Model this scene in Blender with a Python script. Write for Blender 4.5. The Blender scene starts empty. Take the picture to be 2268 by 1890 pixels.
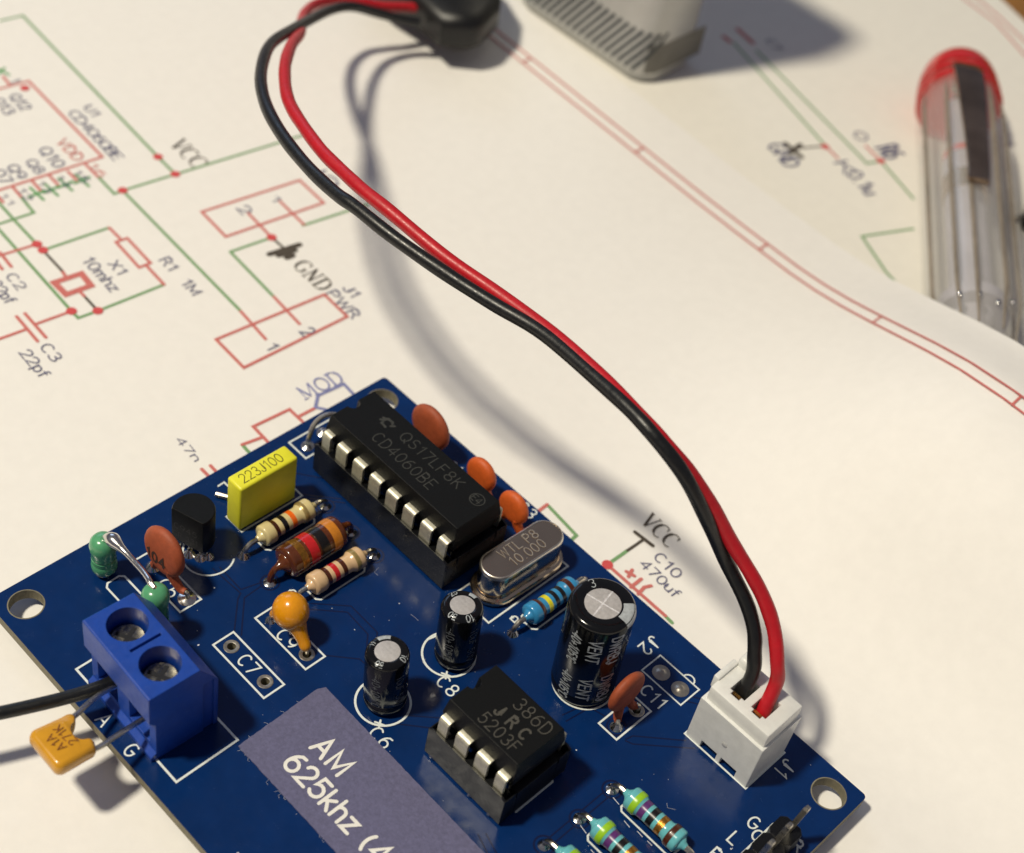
import bpy, bmesh, math, random
from mathutils import Vector, Matrix
random.seed(7)
S = 0.001            # all builders work in millimetres
ZB = 2.5             # height of the circuit board's top face above the table, mm
ZP = 0.2             # top of the upper paper sheet above the table, mm
scn = bpy.context.scene
COL = scn.collection
PI = math.pi

# ------------------------------------------------------------------ camera, world, light
def setup():
    cam = bpy.data.cameras.new('camera'); co = bpy.data.objects.new('camera', cam); COL.objects.link(co)
    right = Vector(CAM_R); down = Vector(CAM_D); fwd = Vector(CAM_F)
    m = Matrix((right, -down, -fwd)).transposed().to_4x4()
    m.translation = Vector((CAM_C[0], CAM_C[1], CAM_C[2] + ZB)) * S
    co.matrix_world = m
    cam.sensor_width = 36; cam.lens = 36 * 3458.5 / 2268
    cam.clip_start = 0.005; cam.clip_end = 20
    cam.dof.use_dof = True; cam.dof.focus_distance = 0.147; cam.dof.aperture_fstop = 30
    scn.camera = co
    w = bpy.data.worlds.new('World'); scn.world = w; w.use_nodes = True
    bg = w.node_tree.nodes['Background']
    bg.inputs[0].default_value = (0.74, 0.74, 0.92, 1); bg.inputs[1].default_value = 0.16
    # the desk lamp: small warm head, left of the board and towards the viewer
    d = Vector((-0.29, -0.48, 1.0)).normalized()
    l = bpy.data.lights.new('desk_lamp', 'AREA'); l.shape = 'DISK'; l.size = 0.074
    l.energy = 5.9; l.color = (1.0, 0.915, 0.735)
    lo = bpy.data.objects.new('desk_lamp', l); COL.objects.link(lo)
    lo.location = Vector((0.025, 0.0, 0.0)) + d * 0.78
    lo.rotation_euler = d.to_track_quat('Z', 'Y').to_euler()
    # soft cool daylight from a window beyond the far left of the desk
    d2 = Vector((-1.0, 0.42, 0.62)).normalized()
    l2 = bpy.data.lights.new('window_light', 'AREA'); l2.shape = 'RECTANGLE'; l2.size = 0.5; l2.size_y = 0.35
    l2.energy = 0.9; l2.color = (0.55, 0.72, 1.0)
    lo2 = bpy.data.objects.new('window_light', l2); COL.objects.link(lo2)
    lo2.location = d2 * 1.1; lo2.rotation_euler = d2.to_track_quat('Z', 'Y').to_euler()
    v = scn.view_settings
    v.view_transform = 'Standard'; v.look = 'None'; v.exposure = 0.0; v.gamma = 1.0; v.use_curve_mapping = False
    scn.render.engine = 'CYCLES'
    scn.cycles.use_denoising = True
    scn.cycles.max_bounces = 10; scn.cycles.transmission_bounces = 8
    scn.cycles.sample_clamp_indirect = 4.0
CAM_C = (85.425, -90.146, 124.078)
CAM_R = (0.6947747, 0.7038601, 0.1478817)
CAM_D = (0.5888191, -0.4385751, -0.6789285)
CAM_F = (-0.4130135, 0.5587779, -0.7191572)
setup()

# ------------------------------------------------------------------ materials
def lin(r, g, b):
    f = lambda c: ((c / 255 + 0.055) / 1.055) ** 2.4 if c / 255 > 0.04045 else c / 255 / 12.92
    return (f(r), f(g), f(b), 1.0)
MATS = {}
def mat(name, col, rough=0.5, metal=0.0, var=0.08, vscale=1.2, bump=0.0, bscale=8.0, rvar=0.0,
        coat=0.0, trans=0.0, ior=1.5, sss=0.0, alpha_col=None, spec=0.5, aniso=None, bevel=0.0, alpha=1.0):
    """Principled material in mm object space: colour mottle, roughness wear and fine relief from noise."""
    if name in MATS: return MATS[name]
    m = bpy.data.materials.new(name); m.use_nodes = True; MATS[name] = m
    nt = m.node_tree; N = nt.nodes; Lk = nt.links
    p = N['Principled BSDF']
    p.inputs['Base Color'].default_value = col
    p.inputs['Roughness'].default_value = rough; p.inputs['Metallic'].default_value = metal
    p.inputs['Specular IOR Level'].default_value = spec
    p.inputs['IOR'].default_value = ior
    p.inputs['Coat Weight'].default_value = coat; p.inputs['Coat Roughness'].default_value = 0.08
    p.inputs['Transmission Weight'].default_value = trans
    if sss:
        p.inputs['Subsurface Weight'].default_value = sss
        p.inputs['Subsurface Radius'].default_value = (1, 1, 1); p.inputs['Subsurface Scale'].default_value = 0.0008
    tc = N.new('ShaderNodeTexCoord'); mp = N.new('ShaderNodeMapping'); mp.inputs['Scale'].default_value = (1000,) * 3
    if aniso: mp.inputs['Scale'].default_value = tuple(1000 * a for a in aniso)
    Lk.new(tc.outputs['Object'], mp.inputs['Vector'])
    def noise(sc, det=4, rg=0.6):
        n = N.new('ShaderNodeTexNoise'); n.inputs['Scale'].default_value = sc
        n.inputs['Detail'].default_value = det; n.inputs['Roughness'].default_value = rg
        Lk.new(mp.outputs[0], n.inputs['Vector']); return n
    if var:
        n = noise(vscale)
        cr = N.new('ShaderNodeMapRange'); cr.inputs[1].default_value = 0.3; cr.inputs[2].default_value = 0.7
        cr.inputs[3].default_value = 1 - var; cr.inputs[4].default_value = 1 + var
        Lk.new(n.outputs['Fac'], cr.inputs[0])
        mx = N.new('ShaderNodeMix'); mx.data_type = 'RGBA'; mx.blend_type = 'MULTIPLY'; mx.inputs[0].default_value = 1
        mx.inputs[6].default_value = col
        Lk.new(cr.outputs[0], mx.inputs[7]); Lk.new(mx.outputs[2], p.inputs['Base Color'])
    if rvar:
        n = noise(vscale * 2.3)
        cr = N.new('ShaderNodeMapRange'); cr.inputs[1].default_value = 0.3; cr.inputs[2].default_value = 0.7
        cr.inputs[3].default_value = max(0.02, rough - rvar); cr.inputs[4].default_value = rough + rvar
        Lk.new(n.outputs['Fac'], cr.inputs[0]); Lk.new(cr.outputs[0], p.inputs['Roughness'])
    p.inputs['Alpha'].default_value = alpha
    bv = None
    if bevel:      # softened moulded edges
        bv = N.new('ShaderNodeBevel'); bv.samples = 4; bv.inputs['Radius'].default_value = bevel*S
        Lk.new(bv.outputs[0], p.inputs['Normal'])
    if bump:
        n = noise(bscale, 5)
        b = N.new('ShaderNodeBump'); b.inputs['Strength'].default_value = bump; b.inputs['Distance'].default_value = 0.00005
        Lk.new(n.outputs['Fac'], b.inputs['Height']); Lk.new(b.outputs[0], p.inputs['Normal'])
        if bv: Lk.new(bv.outputs[0], b.inputs['Normal'])
    return m

M_mask = mat('blue_soldermask', lin(7, 41, 92), 0.22, var=0.10, vscale=0.35, bump=0.10, bscale=1.6, rvar=0.07, spec=0.32)
M_groove = mat('soldermask_over_bare_laminate', lin(9, 22, 62), 0.30, var=0.05)
M_fr4 = mat('glass_fibre_edge', lin(122, 116, 96), 0.7, var=0.2, vscale=2.0, bump=0.6, bscale=5)
M_silk = mat('white_silkscreen_ink', lin(222, 228, 226), 0.55, var=0.10, vscale=4)
M_tin = mat('tinned_pad', lin(176, 170, 160), 0.38, 0.9, var=0.14, vscale=1.5, bump=0.12, bscale=2, rvar=0.08)
M_solder = mat('bright_solder', lin(214, 212, 208), 0.20, 1.0, var=0.10, vscale=2, bump=0.25, bscale=1.6, rvar=0.08)
M_lead = mat('tinned_lead', lin(204, 198, 184), 0.30, 1.0, var=0.08, vscale=1, bump=0.03, rvar=0.06)
M_leg = mat('chip_leg_plating', lin(222, 218, 198), 0.50, 0.85, var=0.14, vscale=2.2, bump=0.3, bscale=5, rvar=0.10, bevel=0.06)
M_chip = mat('chip_epoxy', lin(21, 22, 23), 0.38, var=0.16, vscale=6, bump=0.35, bscale=14, spec=0.16, bevel=0.10)
M_socket = mat('black_socket_plastic', lin(13, 14, 16), 0.30, var=0.1, vscale=1.5, bump=0.05, bscale=2.5, rvar=0.04, bevel=0.10)
M_socket2 = mat('glossy_socket_plastic', lin(14, 15, 17), 0.36, var=0.1, vscale=1.0, bump=0.02, bscale=3, rvar=0.03, bevel=0.10)
M_mark = mat('laser_marking', lin(50, 51, 49), 0.7, var=0.25, vscale=5)
M_mark2 = mat('worn_marking', lin(70, 68, 62), 0.7, var=0.3, vscale=5)
M_can = mat('crystal_can_metal', lin(216, 196, 170), 0.17, 1.0, var=0.05, vscale=0.4, bump=0.02, bscale=2, rvar=0.02)
M_rim = mat('can_rim_highlight_metal', lin(232, 224, 210), 0.34, 1.0, var=0.1, vscale=1, bump=0.1, bscale=2)  # paler, rougher metal stands in for the highlight on the can's edge
M_etch = mat('etched_marking', lin(200, 192, 180), 0.55, 0.8, var=0.1)
M_sleeve = mat('black_capacitor_sleeve', lin(13, 14, 16), 0.14, var=0.2, vscale=1, bump=0.12, bscale=0.9, rvar=0.05)
M_alu = mat('capacitor_top_aluminium', lin(202, 198, 196), 0.45, 0.45, var=0.14, vscale=2.5, bump=0.6, bscale=5)
M_print = mat('grey_sleeve_print', lin(170, 176, 180), 0.4, var=0.2, vscale=3)
M_vent = mat('scored_vent_line', lin(240, 238, 240), 0.25, 0.3, var=0.3, vscale=3, bump=1.0, bscale=2)
M_printdim = mat('faint_sleeve_print', lin(92, 96, 100), 0.4, var=0.3, vscale=3)
M_disc = mat('brown_ceramic_coating', lin(160, 76, 44), 0.62, var=0.14, vscale=1.6, bump=0.5, bscale=4)
M_disc2 = mat('orange_ceramic_coating', lin(206, 92, 34), 0.55, var=0.12, vscale=1.6, bump=0.45, bscale=4)
M_discprint = mat('disc_print', lin(58, 36, 28), 0.7, var=0.2)
M_yellow = mat('yellow_box_plastic', lin(230, 226, 50), 0.45, var=0.06, vscale=0.7, bump=0.3, bscale=5)
M_yprint = mat('yellow_box_print', lin(112, 108, 30), 0.7, var=0.2)
M_tant = mat('golden_epoxy_bead', lin(226, 150, 18), 0.20, var=0.10, vscale=0.7, bump=0.25, bscale=1.5, coat=0.4, sss=0.15)
M_mlcc = mat('ochre_epoxy_dip', lin(206, 148, 34), 0.24, var=0.10, vscale=0.7, bump=0.2, bscale=1.2, coat=0.4)
M_mlprint = mat('ochre_dip_print', lin(120, 62, 22), 0.6, var=0.2)
M_green = mat('green_inductor_lacquer', lin(84, 156, 112), 0.22, var=0.10, vscale=1.0, bump=0.2, bscale=2, coat=0.3)
M_brown = mat('brown_inductor_lacquer', lin(92, 46, 20), 0.18, var=0.2, vscale=0.9, bump=0.2, bscale=1.5, coat=0.5)
M_beige = mat('beige_resistor_lacquer', lin(212, 196, 142), 0.27, var=0.08, vscale=1.2, bump=0.15, bscale=2, coat=0.2)
M_tan = mat('tan_resistor_lacquer', lin(214, 180, 140), 0.27, var=0.08, vscale=1.2, bump=0.15, bscale=2, coat=0.2)
M_rblue = mat('blue_resistor_lacquer', lin(54, 138, 190), 0.25, var=0.08, vscale=1.2, bump=0.15, bscale=2, coat=0.2)
M_aqua = mat('aqua_resistor_lacquer', lin(104, 184, 192), 0.2, var=0.08, vscale=1.2, bump=0.15, bscale=2, coat=0.3)
def band(n, r, g, b, **k): return mat('band_' + n, lin(r, g, b), k.get('rough', 0.28), k.get('metal', 0), var=k.get('var', 0.12), vscale=3, bump=k.get('bump', 0.1), bscale=4, coat=0.2)
B_brown = band('brown', 74, 34, 18); B_black = band('black', 22, 20, 20); B_orange = band('orange', 232, 104, 22)
B_gold = band('gold', 170, 118, 44, metal=0.75, rough=0.3, var=0.35, bump=0.8); B_red = band('red', 190, 32, 36)
B_yel = band('yellow', 222, 212, 40); B_lime = band('lime', 150, 200, 40); B_vio = band('violet', 92, 48, 110)
B_amber = band('amber', 196, 122, 34); B_palegold = band('pale_gold', 168, 146, 92, metal=0.4, rough=0.35)
M_term = mat('blue_terminal_plastic', lin(16, 64, 158), 0.40, var=0.08, vscale=0.8, bump=0.3, bscale=3, rvar=0.06, sss=0.1, bevel=0.14)
M_void = mat('painted_cavity_shade', lin(14, 16, 26), 0.6, var=0.1)  # near-black colour standing in for shade in slots and cavities
M_screw = mat('zinc_screw', lin(200, 192, 168), 0.22, 1.0, var=0.3, vscale=1.4, bump=1.0, bscale=2.2, rvar=0.1)
M_white = mat('white_nylon', lin(226, 226, 222), 0.38, var=0.05, vscale=0.9, bump=0.25, bscale=2, sss=0.25, bevel=0.12)
M_shroud = mat('translucent_white_shroud', lin(226, 227, 224), 0.22, var=0.06, vscale=0.9, bump=0.35, bscale=2.2, sss=0.2, bevel=0.12)
M_gold = mat('gold_crimp', lin(200, 150, 80), 0.25, 1.0, var=0.2)
M_wblack = mat('black_wire_insulation', lin(20, 21, 22), 0.38, var=0.15, vscale=1.0, bump=0.35, bscale=3.5, rvar=0.1)
M_wred = mat('red_wire_insulation', lin(186, 22, 34), 0.42, var=0.08, vscale=1.0, bump=0.35, bscale=3.5, rvar=0.1)
M_vinyl = mat('black_vinyl', lin(15, 15, 15), 0.42, var=0.15, vscale=0.5, bump=0.4, bscale=1.5)
M_label = mat('violet_grey_label_paper', lin(96, 95, 126), 0.85, var=0.16, vscale=3.0, bump=0.9, bscale=3.0)
M_lprint = mat('white_label_lettering', lin(232, 230, 224), 0.8, var=0.06)
M_paper = mat('white_copy_paper', lin(238, 235, 230), 0.62, var=0.018, vscale=0.6, bump=0.30, bscale=1.4, spec=0.3)
M_paper2 = mat('white_copy_paper_under', lin(236, 232, 222), 0.62, var=0.02, vscale=0.5, bump=0.25, bscale=1.4, spec=0.3)
M_igx = mat('deep_green_printer_ink', lin(92, 156, 92), 0.7, var=0.14, vscale=3)
M_ig = mat('green_printer_ink', lin(118, 158, 108), 0.7, var=0.14, vscale=3)
M_ir = mat('red_printer_ink', lin(202, 112, 106), 0.7, var=0.10, vscale=3)
M_id = mat('strong_red_printer_ink', lin(206, 78, 80), 0.7, var=0.08, vscale=3)
M_ik = mat('black_printer_ink', lin(74, 66, 56), 0.7, var=0.12, vscale=3)
M_ib = mat('blue_printer_ink', lin(128, 132, 178), 0.7, var=0.12, vscale=3)
M_it = mat('slate_blue_printer_ink', lin(94, 94, 124), 0.7, var=0.14, vscale=3)
M_wood = mat('varnished_wood', lin(150, 104, 48), 0.45, var=0.25, vscale=0.15, bump=0.3, bscale=0.4, aniso=(1, 0.1, 1))
M_dust = mat('pale_dust', lin(210, 212, 220), 0.9, var=0.1)
M_bat = mat('battery_wrap', lin(186, 186, 184), 0.34, 0.4, var=0.06, vscale=0.2, bump=0.1, bscale=1)
M_batdark = mat('battery_dark_print', lin(50, 56, 62), 0.42, 0.2, var=0.12, vscale=0.5)
M_batband = mat('battery_grey_print', lin(104, 102, 96), 0.42, 0.2, var=0.12, vscale=0.5)
M_batbase = mat('battery_base_plastic', lin(164, 164, 160), 0.4, var=0.06, vscale=0.4)
M_penred = mat('red_pen_plastic', lin(206, 26, 24), 0.22, var=0.05, vscale=0.3, coat=0.3)
M_penclear = mat('clear_pen_plastic', (0.80, 0.77, 0.72, 1), 0.10, var=0.1, vscale=0.1, bump=0.2, bscale=0.25, coat=0.8, alpha=0.20)
M_penrib = mat('smoky_pen_rib', lin(150, 138, 122), 0.2, var=0.25, vscale=0.2, coat=0.5, alpha=0.75)
M_pencore = mat('grey_pen_core', lin(176, 174, 188), 0.35, var=0.12, vscale=0.3)
M_clip = mat('dark_chrome_clip', lin(168, 146, 124), 0.22, 1.0, var=0.35, vscale=0.12, bump=0.2, bscale=0.4)

# ------------------------------------------------------------------ mesh builder (mm)
def frame(d):
    d = Vector(d).normalized()
    u = Vector((0, 0, 1)).cross(d)
    if u.length < 1e-4: u = Vector((1, 0, 0))
    u.normalize(); return u, d.cross(u), d
class MB:
    def __init__(s): s.v = []; s.f = []; s.mi = []
    def add(s, vs, fs, mi=0):
        o = len(s.v); s.v += [Vector(p) for p in vs]; s.f += [tuple(i + o for i in f) for f in fs]; s.mi += [mi] * len(fs); return s
    def box(s, x0, x1, y0, y1, z0, z1, mi=0):
        return s.add([(x0,y0,z0),(x1,y0,z0),(x1,y1,z0),(x0,y1,z0),(x0,y0,z1),(x1,y0,z1),(x1,y1,z1),(x0,y1,z1)],
                     [(0,3,2,1),(4,5,6,7),(0,1,5,4),(1,2,6,5),(2,3,7,6),(3,0,4,7)], mi)
    def rings(s, rings, closed_ends=(True, True), mi=0):
        n = len(rings[0]); vs = [p for r in rings for p in r]; fs = []
        for k in range(len(rings) - 1):
            for i in range(n):
                j = (i + 1) % n; fs.append((k*n+i, k*n+j, (k+1)*n+j, (k+1)*n+i))
        if closed_ends[0]: fs.append(tuple(range(n))[::-1])
        if closed_ends[1]: fs.append(tuple((len(rings)-1)*n + i for i in range(n)))
        return s.add(vs, fs, mi)
    def lathe(s, prof, o=(0,0,0), d=(0,0,1), seg=28, mi=0, caps=True):
        """prof: (radius, distance along d) pairs"""
        u, w, d = frame(d); o = Vector(o); R = []
        for r, h in prof:
            r = max(r, 1e-3)
            R.append([o + d*h + (u*math.cos(2*PI*i/seg) + w*math.sin(2*PI*i/seg))*r for i in range(seg)])
        return s.rings(R, (caps, caps), mi)
    def tube(s, pts, r, seg=10, mi=0, caps=True):
        P = [Vector(p) for p in pts]; n = len(P); rr = r if isinstance(r, (list, tuple)) else [r]*n
        t = [(P[min(i+1,n-1)] - P[max(i-1,0)]).normalized() for i in range(n)]
        u = frame(t[0])[0]; R = []
        for i in range(n):
            u = (u - t[i]*u.dot(t[i]))
            if u.length < 1e-5: u = frame(t[i])[0]
            u.normalize(); w = t[i].cross(u)
            R.append([P[i] + (u*math.cos(2*PI*k/seg) + w*math.sin(2*PI*k/seg))*rr[i] for k in range(seg)])
        return s.rings(R, (caps, caps), mi)
    def prism(s, poly, z0, z1, mi=0):
        return s.rings([[(x,y,z0) for x,y in poly], [(x,y,z1) for x,y in poly]], (True, True), mi)
    def sphere(s, c, rx, ry=None, rz=None, seg=16, rings=9, mi=0):
        ry = ry or rx; rz = rz or rx; c = Vector(c); R = []
        for k in range(rings + 1):
            a = PI * k / rings; q = max(math.sin(a), 1e-3)
            R.append([c + Vector((rx*q*math.cos(2*PI*i/seg), ry*q*math.sin(2*PI*i/seg), -rz*math.cos(a))) for i in range(seg)])
        return s.rings(R, (True, True), mi)
    def rbox(s, x0, x1, y0, y1, z0, z1, r=0.2, seg=2, mi=0):
        bm = bmesh.new(); bmesh.ops.create_cube(bm, size=1)
        for v in bm.verts:
            v.co = Vector(((x0+x1)/2 + v.co.x*(x1-x0), (y0+y1)/2 + v.co.y*(y1-y0), (z0+z1)/2 + v.co.z*(z1-z0)))
        bmesh.ops.bevel(bm, geom=list(bm.edges), offset=r, segments=seg, profile=0.5, affect='EDGES')
        bm.verts.index_update()
        s.add([v.co.copy() for v in bm.verts], [tuple(v.index for v in f.verts) for f in bm.faces], mi); bm.free(); return s
    def ribbon(s, lines, w, fn, maxlen=2.0, mi=0, cap=6):
        """flat strokes of width w drawn in 2D and carried to 3D by fn(x, y)"""
        fn0 = fn
        def fn(x, y, dz=0.0):
            p = Vector(fn0(x, y))
            if not dz: return p
            n = (Vector(fn0(x+.02, y)) - p).cross(Vector(fn0(x, y+.02)) - p)
            return p + n.normalized()*dz
        for li, L in enumerate(lines):
            L = [Vector((p[0], p[1])) for p in L]; Q = [L[0]]; zb = .004*(li % 9); zi = .0008
            for a, b in zip(L[:-1], L[1:]):
                k = max(1, int(math.ceil((b - a).length / maxlen)))
                Q += [a.lerp(b, (i+1)/k) for i in range(k)]
            n = len(Q)
            if n == 1 or (n == 2 and (Q[1]-Q[0]).length < 1e-6):
                s.blob(Q[0], w*0.5, fn, mi); continue
            closed = (Q[0] - Q[-1]).length < 1e-6
            l, r = [], []
            for i in range(n):
                if closed and i in (0, n-1): d0 = Q[-1]-Q[-2]; d1 = Q[1]-Q[0]
                else: d0 = Q[i]-Q[i-1] if i else Q[1]-Q[0]; d1 = Q[i+1]-Q[i] if i < n-1 else d0
                d0 = d0.normalized(); d1 = d1.normalized()
                n0 = Vector((-d0.y, d0.x)); n1 = Vector((-d1.y, d1.x)); m = n0 + n1
                m = n1 if m.length < 0.35 else m.normalized()
                k = (w*0.5) / max(0.45, m.dot(n1)); l.append(Q[i]+m*k); r.append(Q[i]-m*k)
            vs = [fn(p.x, p.y, zb+zi*i) for i, p in enumerate(l)] + [fn(p.x, p.y, zb+zi*i) for i, p in enumerate(r)]
            s.add(vs, [(n+i, n+i+1, i+1, i) for i in range(n-1)], mi)
            if cap and not closed:
                for e, d, zc in ((Q[0], Q[0]-Q[1], zb), (Q[-1], Q[-1]-Q[-2], zb+zi*(n-1))):
                    a0 = math.atan2(d.y, d.x); pts = [e + Vector((math.cos(a0+t), math.sin(a0+t)))*w*0.5 for t in [(-0.5 + k/4)*PI for k in range(5)]]
                    s.add([fn(p.x, p.y, zc) for p in pts], [(0,1,2,3,4)], mi)
        return s
    def blob(s, c, r, fn, mi=0, seg=14):
        s.add([fn(c[0]+r*math.cos(2*PI*k/seg), c[1]+r*math.sin(2*PI*k/seg)) for k in range(seg)], [tuple(range(seg))], mi); return s
    def xf(s, m):
        s.v = [m @ p for p in s.v]; return s
    def build(s, name, mats, parent=None, loc=(0,0,0), rot=(0,0,0), smooth=35, **props):
        me = bpy.data.meshes.new(name); me.from_pydata([tuple(p*S) for p in s.v], [], s.f)
        mats = mats if isinstance(mats, (list, tuple)) else [mats]
        for m in mats: me.materials.append(m)
        if len(mats) > 1: me.polygons.foreach_set('material_index', s.mi)
        if smooth:
            me.polygons.foreach_set('use_smooth', [True]*len(me.polygons)); me.set_sharp_from_angle(angle=math.radians(smooth))
        me.validate(); me.update()
        o = bpy.data.objects.new(name, me); COL.objects.link(o)
        o.parent = parent; o.location = Vector(loc)*S; o.rotation_euler = rot
        for k, v in props.items(): o[k] = v
        return o
def thing(name, label, cat, loc=(0,0,0), rz=0.0, group=None, rot=None):
    o = bpy.data.objects.new(name, None); COL.objects.link(o); o.empty_display_size = 0.002
    o.location = Vector(loc)*S; o.rotation_euler = rot or (0, 0, rz)
    o['label'] = label; o['category'] = cat
    if group: o['group'] = group
    return o
def onb(u, v, z=0): return (u, v, ZB + z)      # a point over the board
def smooth_path(pts, k=6):
    P = [Vector(p) for p in pts]; out = []
    for i in range(len(P)-1):
        p0 = P[max(i-1,0)]; p1 = P[i]; p2 = P[i+1]; p3 = P[min(i+2,len(P)-1)]
        for j in range(k):
            t = j/k; out.append(0.5*((2*p1) + (p2-p0)*t + (2*p0-5*p1+4*p2-p3)*t*t + (3*p1-p0-3*p2+p3)*t**3))
    return out + [P[-1]]
def boolean(o, cutters, op='DIFFERENCE'):
    for c in cutters:
        m = o.modifiers.new('cut', 'BOOLEAN'); m.object = c; m.operation = op; m.solver = 'EXACT'
    dg = bpy.context.evaluated_depsgraph_get(); dg.update()
    me = bpy.data.meshes.new_from_object(o.evaluated_get(dg)); o.modifiers.clear(); o.data = me
    me.polygons.foreach_set('use_smooth', [True]*len(me.polygons)); me.set_sharp_from_angle(angle=math.radians(30))
    for c in cutters: bpy.data.objects.remove(c, do_unlink=True)

# ------------------------------------------------------------------ stroke lettering
def arc(cx, cy, rx, ry, a0, a1, n=9):
    return [(cx + rx*math.cos(math.radians(a0+(a1-a0)*i/n)), cy + ry*math.sin(math.radians(a0+(a1-a0)*i/n))) for i in range(n+1)]
G = {
 '0': (.6, [arc(.3,.5,.3,.5,0,360,16)]), '1': (.4, [[(.05,.78),(.28,1),(.28,0)]]),
 '2': (.6, [arc(.3,.72,.28,.28,170,-35,9) + [(0,0),(.6,0)]]),
 '3': (.6, [arc(.29,.75,.25,.25,150,-85,8) + arc(.28,.26,.31,.26,85,-150,9)]),
 '4': (.62, [[(.45,0),(.45,1),(0,.3),(.62,.3)]]), '5': (.6, [[(.55,1),(.1,1),(.05,.55)] + arc(.28,.33,.31,.33,125,-145,10)]),
 '6': (.6, [[(.5,.97),(.3,.95)] + arc(.42,.32,.42,.63,130,180,4) + arc(.3,.31,.3,.31,180,540,14)]),
 '7': (.58, [[(0,1),(.58,1),(.2,0)]]), '8': (.6, [arc(.3,.75,.24,.25,0,360,14), arc(.3,.26,.3,.26,0,360,14)]),
 '9': (.6, [arc(.3,.69,.3,.31,0,360,14), [(.6,.69)] + arc(.18,.68,.42,.63,0,-60,5)]),
 'A': (.68, [[(0,0),(.34,1),(.68,0)], [(.13,.35),(.55,.35)]]),
 'B': (.58, [[(0,0),(0,1),(.32,1)] + arc(.32,.76,.2,.24,90,-90,7) + [(0,.52),(.34,.52)] + arc(.34,.26,.24,.26,90,-90,7) + [(0,0)]]),
 'C': (.64, [arc(.34,.5,.34,.5,52,308,14)]),
 'D': (.62, [[(0,0),(0,1),(.26,1)] + arc(.26,.5,.36,.5,90,-90,12) + [(0,0)]]),
 'E': (.52, [[(.52,1),(0,1),(0,0),(.52,0)], [(0,.52),(.44,.52)]]), 'F': (.5, [[(.5,1),(0,1),(0,0)], [(0,.52),(.4,.52)]]),
 'G': (.68, [arc(.34,.5,.34,.5,55,330,14) + [(.66,.45),(.38,.45)]]), 'H': (.6, [[(0,0),(0,1)],[(.6,0),(.6,1)],[(0,.5),(.6,.5)]]),
 'J': (.46, [[(.42,1),(.42,.22)] + arc(.21,.22,.21,.22,0,-180,8)]), 'K': (.58, [[(0,0),(0,1)],[(.56,1),(.02,.42)],[(.18,.58),(.58,0)]]),
 'L': (.5, [[(0,1),(0,0),(.5,0)]]), 'M': (.74, [[(0,0),(0,1),(.37,.15),(.74,1),(.74,0)]]), 'N': (.62, [[(0,0),(0,1),(.62,0),(.62,1)]]),
 'O': (.72, [arc(.36,.5,.36,.5,0,360,18)]),
 'P': (.56, [[(0,0),(0,1),(.32,1)] + arc(.32,.74,.24,.26,90,-90,8) + [(0,.48)]]), 'Q': (.72, [arc(.36,.5,.36,.5,0,360,18), [(.42,.25),(.7,-.05)]]),
 'R': (.6, [[(0,0),(0,1),(.32,1)] + arc(.32,.76,.22,.24,90,-90,8) + [(0,.52)], [(.3,.52),(.6,0)]]),
 'S': (.56, [arc(.28,.75,.25,.25,40,225,9) + arc(.28,.26,.28,.26,60,-145,9)]),
 'T': (.6, [[(0,1),(.6,1)],[(.3,1),(.3,0)]]), 'U': (.6, [[(0,1),(0,.3)] + arc(.3,.3,.3,.3,180,360,10) + [(.6,1)]]),
 'V': (.64, [[(0,1),(.32,0),(.64,1)]]), 'W': (.9, [[(0,1),(.22,0),(.45,.9),(.68,0),(.9,1)]]), 'X': (.6, [[(0,0),(.6,1)],[(0,1),(.6,0)]]),
 'p': (.5, [[(0,-.28),(0,.68)], arc(.25,.34,.25,.34,0,360,14)]), 'f': (.32, [arc(.3,.84,.16,.16,70,180,5) + [(.14,0)], [(0,.66),(.32,.66)]]),
 'm': (.78, [[(0,0),(0,.68)], [(0,.45)] + arc(.19,.46,.19,.22,180,0,7) + [(.38,0)], [(.38,.45)] + arc(.57,.46,.19,.22,180,0,7) + [(.76,0)]]),
 'h': (.5, [[(0,0),(0,1)], [(0,.42)] + arc(.24,.44,.24,.24,180,0,8) + [(.48,0)]]), 'z': (.46, [[(0,.66),(.46,.66),(0,0),(.46,0)]]),
 'n': (.5, [[(0,0),(0,.68)], [(0,.42)] + arc(.24,.44,.24,.24,180,0,8) + [(.48,0)]]),
 'u': (.5, [[(0,.68),(0,.24)] + arc(.24,.24,.24,.24,180,360,8) + [(.48,.68),(.48,0)]]),
 'k': (.46, [[(0,0),(0,1)],[(.42,.66),(.02,.28)],[(.14,.38),(.46,0)]]),
 '.': (.16, [[(.08,.02),(.08,.05)]]), '+': (.5, [[(0,.42),(.5,.42)],[(.25,.17),(.25,.67)]]), '-': (.4, [[(0,.42),(.4,.42)]]),
 '(': (.28, [arc(.62,.42,.6,.72,140,220,8)]), ')': (.28, [arc(-.34,.42,.6,.72,40,-40,8)]), ' ': (.3, []), 'o': (.3, [arc(.15,.85,.13,.13,0,360,10)]),
}
def text2d(t, h, sp=0.2, width=None, slant=0.0):
    """strokes of a line of text with its baseline start at the origin; stretched to width when given"""
    x = 0; out = []
    for c in t:
        w, ls = G[c]
        for l in ls: out.append([(x + a + slant*b, b) for a, b in l])
        x += w + sp
    x -= sp; kx = h if width is None else width / x
    return [[(a*kx, b*h) for a, b in l] for l in out]
def place2d(lines, x, y, deg):
    c, s = math.cos(math.radians(deg)), math.sin(math.radians(deg))
    return [[(x + a*c - b*s, y + a*s + b*c) for a, b in l] for l in lines]
# ================================================================== table and papers
t = thing('tabletop', 'brown varnished wooden tabletop under the papers at the far corner', 'table'); 
o = MB().box(-420, 420, -300, 420, -20, 0).build('wooden_board', M_wood, t, smooth=0)
bpy.data.objects.remove(t, do_unlink=True); o.name = 'tabletop'; o.parent = None; o['kind'] = 'structure'

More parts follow.
